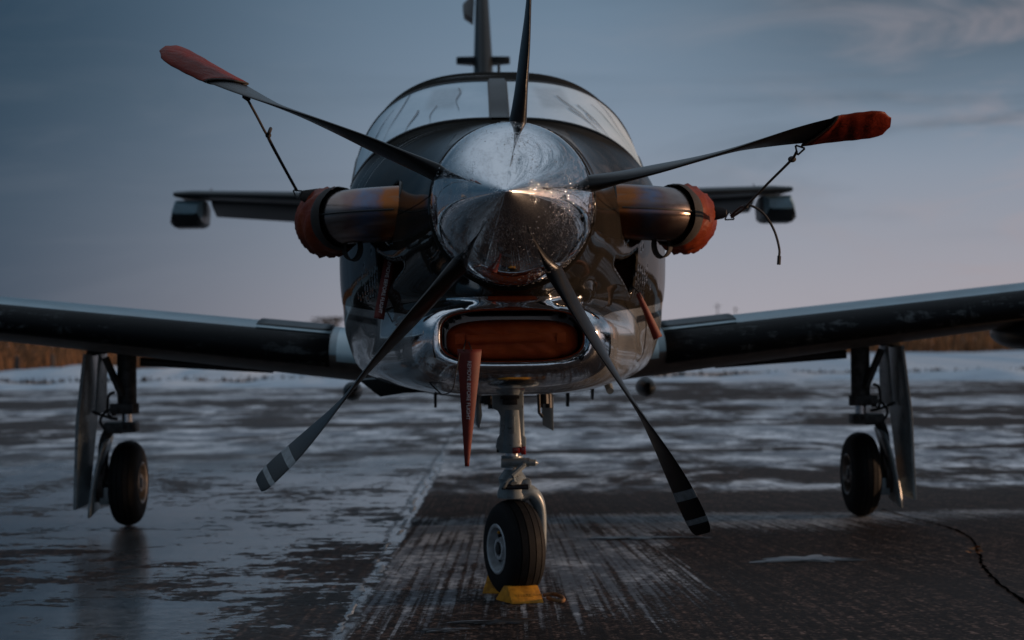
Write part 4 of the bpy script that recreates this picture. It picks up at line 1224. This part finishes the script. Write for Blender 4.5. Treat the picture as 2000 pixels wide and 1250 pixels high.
def blade_cover(k, r0_, skew, label):
    a = BANG[k]; o = MB(); rows = []
    er, tc, fw = blade_frame(a)
    rs = list(np.linspace(r0_, 1.135, 16)) + [1.146, 1.152, 1.156]
    for i, r in enumerate(rs):
        g = .0042 + .001 * math.sin(i * 1.7)
        if r > 1.14: g *= (1.16 - r) / .02
        ring = blade_section(a, min(r, 1.145), g)
        n = len(ring); ex_ = max(0, r - 1.145); cc = sum(ring, Vector()) / n
        kk = 1 - .45 * max(0, (r - 1.13) / .026) ** 1.5
        ring = [cc + (p - cc) * kk for p in ring]
        row = []
        for q, p in enumerate(ring):
            x = math.cos(2 * math.pi * q / n)
            p = p + er * ex_
            if i == 0: p = p + er * (skew * x)
            elif i < 5: p = p + er * (skew * x * (1 - i / 5))
            row.append(W(p))
        rows.append(row)
    o.grid(rows, close_u=True); o.poly(rows[-1])
    base = sum(rows[0], Vector()) / len(rows[0])
    ob = o.build('blade_cover', MT['vinyl_dark'], origin=base, ang=60)
    so_ = ob.modifiers.new('thick', 'SOLIDIFY'); so_.thickness = .002; so_.offset = 1
    tag(ob, label, 'propeller cover', 'red propeller blade covers')
    hem = MB().tube([p for p in rows[0]], .003, 6, closed=True)
    h = hem.build('hem', MT['webbing'], origin=base); h.parent = ob; h.location = (0, 0, 0)
    return base, rows
cvL = blade_cover(2, .93, .045, 'red vinyl sock on the tip of the upper blade pointing away from the warm light')
cvR = blade_cover(0, .94, .05, 'brownish red vinyl sock on the tip of the nearly level blade')

def exhaust_cover(s, label):
    P = stack_path(s); n = len(P); i0 = n - 17
    o = MB(); rows = []; rnd = random.Random(3 + s); base = toW(P[i0])
    def ring(p, t, r, wob, i):
        upv = Vector((0, 0, 1)); a = (upv - t * upv.dot(t)).normalized(); c = t.cross(a)
        return [toW(p + a * math.cos(2 * math.pi * k / 40) * (r + wob * math.sin(k * .9 + i * .8) + wob * .6 * math.sin(k * 2.2 - i)) + c * math.sin(2 * math.pi * k / 40) * (r * .97 + wob * math.sin(k * .9 + i))) for k in range(40)]
    for i in range(i0, n):
        t = (P[min(i + 1, n - 1)] - P[max(i - 1, 0)]).normalized(); f = (i - i0) / (n - 1 - i0)
        rows.append(ring(P[i], t, .1055 + .012 * math.sin(f * 2.4) , .0032 + .006 * f, i))
    t = (P[-1] - P[-2]).normalized()
    for j, (adv, rr) in enumerate(((.03, .104), (.055, .088), (.068, .06), (.072, .025))):
        rows.append(ring(P[-1] + t * adv, t, rr, .0075 * (1 - j * .2), n + j))
    o.grid(rows, close_u=True); o.poly(rows[-1])
    ob = o.build('exhaust_cover', MT['vinyl'], origin=base, ang=60)
    tag(ob, label, 'exhaust cover', 'red exhaust covers')
    # black elastic band along the mouth
    b_ = MB(); br = []
    for i in range(i0 - 2, i0 + 2):
        t = (P[i + 1] - P[i - 1]).normalized(); br.append(ring(P[i], t, .1085 + (.002 if i in (i0 - 1, i0) else -.002), .0015, i))
    b_.grid(br, close_u=True); q = b_.build('elastic_band', MT['webbing'], origin=base, ang=60); q.parent = ob; q.location = (0, 0, 0)
    # webbing handle under the mouth
    pm = P[i0 + 1]; hp = []
    for k in range(17):
        a_ = math.pi * 1.25 * k / 16 - .4
        hp.append(toW(Vector((pm.x - s * .055 - s * .030 * math.cos(a_), pm.y - .03, pm.z - .100 - .048 * math.sin(a_) ))))
    L = [p + Vector((-.009 * s, -.010, -.003)) for p in hp]; R_ = [p + Vector((.009 * s, .010, .003)) for p in hp]
    h = MB().grid([L, R_]).build('pull_loop', MT['webbing'], origin=base); h.parent = ob; h.location = (0, 0, 0)
    sd = h.modifiers.new('thick', 'SOLIDIFY'); sd.thickness = .004
    # patch with the ring for the cord
    tgt = toW(loc(592 if s < 0 else 1412, 383 if s < 0 else 416, .86))
    pk = MB().tube([tgt + Vector((-s * .05, .02, .0)), tgt, tgt + Vector((s * .012, -.005, 0))], [.028, .020, .012], 10, ry=[.006, .006, .005]).build('ring_patch', MT['webbing'], origin=base); pk.parent = ob; pk.location = (0, 0, 0)
    return tgt
rgL = exhaust_cover(-1, 'red vinyl cap over the end of the exhaust stack on the shaded bluish side')
rgR = exhaust_cover(1, 'red vinyl cap over the end of the exhaust stack catching warm light')

def ring_tri(c, size, rz):
    pts = [c + Vector((math.cos(rz + k * 2.094) * size, 0, math.sin(rz + k * 2.094) * size)) for k in range(3)]
    out = []
    for i in range(3):
        a, b_ = pts[i], pts[(i + 1) % 3]
        for t in np.linspace(.08, .92, 5): out.append(a.lerp(b_, t))
    return out

def cords():
    Wl = lambda px, py, y: toW(loc(px, py, y))
    # shaded side: blade to exhaust cap, knotted half way
    a = Wl(479, 186, -.055); k = Wl(524, 264, .35); e = Wl(579, 371, .80); up_ = Wl(529, 250, .35)
    m = MB(); m.tube(spline([a, Wl(500, 224, .12), Wl(518, 258, .33), k], 6), .0042, 8)
    m.tube(spline([k, Wl(527, 275, .38), Wl(552, 322, .6), e], 6), .0055, 8)
    m.tube(spline([k, Wl(526, 258, .34), up_], 5), [.006] * 10 + [.005], 8)
    m.ball(k, .010, 10, 8)
    ob = m.build('tie_cord', MT['cord'], origin=a); tag(ob, 'black tie cord knotted half way on the bluish side, blade to exhaust cap', 'cord', 'propeller tie cords')
    lp = MB().tube([a + Vector((-.006, 0, .012)), a + Vector((.0, 0, -.002)), a + Vector((.012, 0, -.016))], [.004, .011, .006], 8).build('hook', MT['black_metal'], origin=a); lp.parent = ob; lp.location = (0, 0, 0)
    rg = MB().tube(ring_tri(e + Vector((.004, 0, -.012)), .020, .4), .0026, 6, closed=True).build('triangle_ring', MT['black_metal'], origin=a); rg.parent = ob; rg.location = (0, 0, 0)
    # warm side
    a = Wl(1556, 296, -.06); k = Wl(1457, 403, .62); e = Wl(1428, 421, .80)
    m = MB(); m.tube(spline([a, Wl(1545, 313, .0), Wl(1500, 358, .35), k], 6), .0042, 8); m.ball(Wl(1547, 311, .0), (.013, .010, .010), 10, 8); m.ball(k, .009, 10, 8)
    m.tube(spline([k, Wl(1446, 405, .7), e], 5), .0048, 8); m.tube(spline([k, Wl(1448, 412, .7), e + Vector((.002, 0, -.006))], 5), .0045, 8)
    m.tube(spline([k, Wl(1468, 402, .62), Wl(1492, 418, .62), Wl(1512, 450, .62), Wl(1522, 486, .62), Wl(1521, 505, .62)], 6), .0042, 8)
    m.tube([Wl(1522, 500, .62), Wl(1521, 517, .62)], .0065, 8)
    ob = m.build('tie_cord', MT['cord'], origin=a); tag(ob, 'black tie cord with a loose curving tail on the warm lit side', 'cord', 'propeller tie cords')
    lp = MB().tube(ring_tri(a + Vector((.008, 0, .006)), .018, .2), .003, 6, closed=True).build('hook', MT['black_metal'], origin=a); lp.parent = ob; lp.location = (0, 0, 0)
    rg = MB().tube(ring_tri(e + Vector((-.006, 0, -.004)), .020, 1.6), .0026, 6, closed=True).build('triangle_ring', MT['black_metal'], origin=a); rg.parent = ob; rg.location = (0, 0, 0)
cords()

def child_of(o, parent):
    o.parent = parent; o.location = (0, 0, 0); return o

def streamer(name, label, top, bot, y0, y1, w0, w1, txt0, txt1, size, twist=0.0, text=True):
    """ribbon between two photo positions; text reads downwards"""
    A, B = loc(*top, y0), loc(*bot, y1); L = (B - A).length; t = (B - A).normalized()
    side = Vector((0, -1, 0)).cross(t).normalized() * -1
    n = 24; l, r = [], []
    nrm = t.cross(side).normalized()
    if nrm.y > 0: nrm = -nrm
    for i in range(n + 1):
        f = i / n; w = w0 + (w1 - w0) * f; ca = math.cos(twist * f); sa = math.sin(twist * f)
        sd = side * ca + nrm * sa
        c = A + (B - A) * f + nrm * (.006 * math.sin(f * 5))
        l.append(toW(c - sd * w / 2)); r.append(toW(c + sd * w / 2))
    o0 = toW(A)
    ob = MB().grid([l, r]).build(name, MT['nylon'], origin=o0)
    so_ = ob.modifiers.new('thick', 'SOLIDIFY'); so_.thickness = .0016; so_.offset = 0
    tag(ob, label, 'streamer', 'remove before flight streamers')
    if text:
        cu = bpy.data.curves.new('lettering', 'FONT'); cu.body = 'REMOVE BEFORE FLIGHT'; cu.size = size; cu.extrude = .0003; cu.align_x = 'LEFT'; cu.align_y = 'CENTER'
        to = bpy.data.objects.new('lettering', cu); COL.objects.link(to); cu.materials.append(MT['letter_white'])
        bpy.context.view_layer.update()
        sc = (txt1 - txt0) * L / max(1e-6, to.dimensions.x)
        xa = (toW(A + t) - toW(A)).normalized(); za = (toW(A + nrm) - toW(A)).normalized(); ya = za.cross(xa).normalized()
        p = toW(A + t * (txt0 * L) + nrm * .0085) - o0
        to.matrix_world = Matrix(((xa.x, ya.x, za.x, p.x), (xa.y, ya.y, za.y, p.y), (xa.z, ya.z, za.z, p.z), (0, 0, 0, 1))) @ Matrix.Diagonal((sc, sc, 1, 1))
        mesh = bpy.data.meshes.new_from_object(to); mw = to.matrix_world.copy()
        bpy.data.objects.remove(to); to = bpy.data.objects.new('lettering', mesh); COL.objects.link(to); to.matrix_world = mw
        to.parent = ob
    return ob

def intake_plug():
    # pillow of red vinyl pushed into the chin intake, strap across its face
    rows = []; nr, nc = 14, 64
    def sup(a, w, h): 
        n = 3.2; c, s_ = math.cos(a), math.sin(a)
        return (w * abs(c) ** (2 / n) * (1 if c >= 0 else -1), h * abs(s_) ** (2 / n) * (1 if s_ >= 0 else -1))
    rnd = random.Random(6)
    for i in range(nr + 1):
        f = i / nr; k = math.sin(f * math.pi / 2) ** .55; yy = .225 + .10 * (1 - math.cos(f * math.pi / 2)) ** 1.2
        row = []
        for j in range(nc):
            x, z = sup(2 * math.pi * j / nc, .212 * k, .066 * k)
            wr = .006 * math.sin(x * 42 + z * 30) * math.sin(z * 60 + 1) + .005 * math.sin(x * 19 + 2) + .004 * math.sin(x * 90 + z * 120)
            row.append(toW((x + .002, yy + wr * (1 if 0 < i < nr else .3), .953 + z)))
        rows.append(row)
    o0 = toW((0, .3, .953))
    g = MB(); g.grid(rows, close_u=True); g.poly(rows[0])
    back = [[p + Vector((0, .10, 0)) for p in rows[-1]]]; g.grid([rows[-1], back[0]], close_u=True)
    ob = g.build('intake_plug', MT['vinyl_bright'], origin=o0, ang=70)
    tag(ob, 'wide padded red plug filling the chrome lipped chin intake', 'intake plug')
    l = []; 
    for zz in (.945, .973):
        l.append([toW((x, .218 + .012 * (x / .2) ** 2 + .002 * math.sin(x * 60), zz + .004 * (x / .2))) for x in np.linspace(-.175, .165, 26)])
    st = MB().grid(l).build('strap', MT['vinyl_bright'], origin=o0); child_of(st, ob); sd = st.modifiers.new('t', 'SOLIDIFY'); sd.thickness = .005
    for x in (-.165, .155):
        b = MB().box(toW((x, .216, .959)), (.03, .008, .034)).build('stitch_box', MT['vinyl_bright'], origin=o0, bevel=.002); child_of(b, ob)
intake_plug()
sm_ = streamer('streamer', 'long red streamer hanging from the chin intake and lettered in white', (917, 682), (912, 911), .165, .155, .077, .013, .10, .60, .03)
sl_ = streamer('streamer', 'short red lettered streamer in the side inlet on the shaded side', (763, 500), (740, 622), .845, .80, .040, .036, .06, .92, .03)
sr_ = streamer('streamer', 'plain looking red streamer blowing out from the side inlet on the warm side', (1246, 573), (1286, 661), .80, .85, .016, .034, .1, .9, .02, text=False)

def thin_cords():
    Wl = lambda px, py, y: toW(loc(px, py, y))
    def c(pts, r, par):
        m = MB().tube(spline([Wl(*p) for p in pts], 6), r, 6).build('string', MT['cord'], origin=par.location); child_of(m, par)
    c([(898, 690, .16), (890, 730, .14), (884, 760, .2), (868, 770, .35), (850, 766, .42)], .0016, sm_)
    c([(905, 684, .16), (912, 655, .25), (914, 645, .262)], .0018, sm_); c([(921, 684, .16), (913, 660, .25), (912, 646, .262)], .0018, sm_)
    c([(748, 596, .80), (762, 620, .78), (785, 670, .62), (805, 706, .50), (840, 748, .42), (862, 770, .45)], .0022, sl_)
    c([(1236, 560, .84), (1250, 575, .80), (1258, 600, .84), (1262, 640, 1.0), (1256, 690, 1.05), (1245, 706, .95)], .0022, sr_)
thin_cords()

def side_plug(s, label):
    pts = [(x, z) for x, z in CH if x < .6]
    pts = [(.352, 1.21), (.40, 1.222), (.44, 1.245), (.466, 1.272), (.470, 1.20), (.462, 1.10), (.45, 1.03), (.44, 1.085), (.415, 1.13), (.38, 1.17)]
    a = [toW((s * x, 1.02, z)) for x, z in pts]
    m = MB().prism(a, toW((0, 1.15, 0)) - toW((0, 1.02, 0)))
    ob = m.build('inlet_plug', MT['vinyl'], origin=a[0], bevel=.006)
    tag(ob, label, 'inlet plug', 'red plugs in the side inlets')
side_plug(-1, 'dark red plug inside the curved side inlet on the shaded side')
side_plug(1, 'dark red plug inside the curved side inlet on the warm lit side')

# ------------------------------------------------------------------ on the ground
def chock(px0, px1, pyb, pyt, label, dist_y, back=False):
    if not back:
        a, b_ = gpt(1000, 1181), gpt(1063, 1178)
        u_ = (b_ - a).normalized(); L = (b_ - a).length; o = a; h = .058
        v_ = Vector((-.062, .125, 0))
        base = [o, o + u_ * L, o + u_ * L + v_, o + v_]
        m1, m2 = o + v_ * .40 + u_ * .008, o + v_ * .62 + u_ * .008
        ridge = [m1, m1 + u_ * (L - .004), m2 + u_ * (L - .004), m2]
    else:
        o = gpt(948, 1157); u_ = Vector((1, -.10, 0)).normalized(); v_ = Vector((.10, 1, 0)).normalized(); L = .175; dep = .15; h = .07
        o = Vector((o.x - .012, 1.33, 0))
        base = [o, o + u_ * L, o + u_ * L + v_ * dep, o + v_ * dep]
        ridge = [o + u_ * .018 + v_ * .05, o + u_ * (L - .018) + v_ * .05, o + u_ * (L - .018) + v_ * .09, o + u_ * .018 + v_ * .09]
    base = [Vector((p.x, p.y, .001)) for p in base]; ridge = [Vector((p.x, p.y, h)) for p in ridge]
    m = MB(); q = base + ridge
    m.v = q; m.f = [[3, 2, 1, 0], [4, 5, 6, 7], [0, 1, 5, 4], [1, 2, 6, 5], [2, 3, 7, 6], [3, 0, 4, 7]]
    ob = m.build('wheel_chock', MT['chock_yellow'], origin=base[0], bevel=.004); tag(ob, label, 'chock', 'yellow chocks at the nose wheel')
    return ob, base, ridge
c1, cb, crg = chock(0, 0, 0, 0, 'yellow wedge chock lying in front of the nose wheel', 0)
c2, _, _ = chock(0, 0, 0, 0, 'yellow wedge chock mostly hidden behind the nose wheel', 0, True)
fn = (crg[0] + crg[1] - cb[0] - cb[1]).normalized(); fu = (cb[1] - cb[0]).normalized(); fnn = fu.cross(fn).normalized()
em = MB()
for k in range(9):
    w = (.006, .009, .007, .010, .006, .013, .010, .012, .009)[k]; x = .028 + k * .0105 + (.006 if k > 5 else 0)
    em.box(cb[0] + fu * x + fn * .036 - fnn * 0.0005 * 0 + fnn * .0005, (w * .6, .002, .011 if k < 6 else .004), Matrix((fu, -fnn, fn)).transposed())
e_ = em.build('embossed_mark', MT['chock_yellow'], origin=c1.location); child_of(e_, c1)
pr = [gpt(1062, 1163, .012), gpt(1080, 1160, .016), gpt(1096, 1165, .012), gpt(1101, 1172, .012), gpt(1090, 1174, .010), gpt(1070, 1168, .010)]
rp = MB().tube(spline(pr, 6), .007, 8).build('rope_loop', MT['leaf_litter'], origin=c1.location); child_of(rp, c1)

def ice_lump(px, py, wpx, hpx, label, seed):
    rnd = random.Random(seed); c = gpt(px, py); sc = (c.y + 5.6) / F
    rx = wpx * sc / 2; ry = rx * hpx; m = MB(); n = 56; rings = [(1.0, .0), (.86, .55), (.62, .85), (.3, 1.0)]
    ph = [rnd.uniform(0, 6.28) for _ in range(6)]; hgt = min(.0055, rx * .05)
    rows = []
    for f, z in rings:
        row = []
        for k in range(n):
            a = 2 * math.pi * k / n; w = 1 + .26 * math.sin(2 * a + ph[0]) + .22 * math.sin(3 * a + ph[1]) + .18 * math.sin(5 * a + ph[2]) + .14 * math.sin(8 * a + ph[3]) + .10 * math.sin(11 * a + ph[5])
            row.append(Vector((c.x + math.cos(a) * rx * f * w, c.y + math.sin(a) * ry * f * w, .002 + hgt * z * (1 + .25 * math.sin(3 * a + ph[4] + f * 3)))))
        rows.append(row)
    m.grid(rows, close_u=True); m.poly(rows[-1])
    tag(m.build('ice_lump', MT['ice'], origin=c, ang=60), label, 'ice', 'ice lumps on the apron')
ice_lump(972, 1216, 120, .55, 'thin grey ice lump in front of the nose wheel chock', 1)
ice_lump(872, 1232, 90, .5, 'ice lump nearest the pavement joint in front of the chock', 2)
ice_lump(1578, 1093, 150, .8, 'long flat ice lump on bare asphalt below the far main wheel', 3)
ice_lump(1250, 1052, 170, .3, 'long thin ice crust beside the nose wheel behind the lowest blade tip', 4)
p = gpt(1911, 1085)
m = MB(); rnd = random.Random(9)
for k in range(14):
    a = rnd.uniform(0, 6.28); q = p + Vector((rnd.gauss(0, .02), rnd.gauss(0, .02), .006 + rnd.random() * .03)); s_ = rnd.uniform(.012, .026)
    m.poly([q + Vector((math.cos(a) * s_, math.sin(a) * s_, 0)), q + Vector((-math.sin(a) * s_ * .6, math.cos(a) * s_ * .6, .008)), q + Vector((-math.cos(a) * s_, -math.sin(a) * s_, .012)), q + Vector((math.sin(a) * s_ * .6, -math.cos(a) * s_ * .6, .002))])
tag(m.build('dead_leaves', MT['leaf_litter'], origin=p, weld=False), 'small clump of brown dead leaves beside the pavement crack', 'leaves')

# crack across the asphalt on the warm side
cp = spline([gpt(1722, 996), gpt(1790, 1015), gpt(1850, 1030), gpt(1895, 1052), gpt(1912, 1085), gpt(1922, 1110), gpt(1950, 1140), gpt(2010, 1185)], 10)
rnd = random.Random(12); l, r = [], []
for i, q in enumerate(cp):
    t = (cp[min(i + 1, len(cp) - 1)] - cp[max(i - 1, 0)]).normalized(); nn = Vector((-t.y, t.x, 0)); w = rnd.uniform(.003, .011); j = rnd.uniform(-.006, .006)
    l.append(Vector((q.x, q.y, .004)) + nn * (w + j)); r.append(Vector((q.x, q.y, .004)) - nn * (w - j))
tag(MB().grid([l, r]).build('pavement_crack', MT['dark_gap'], smooth=False), kind='structure')
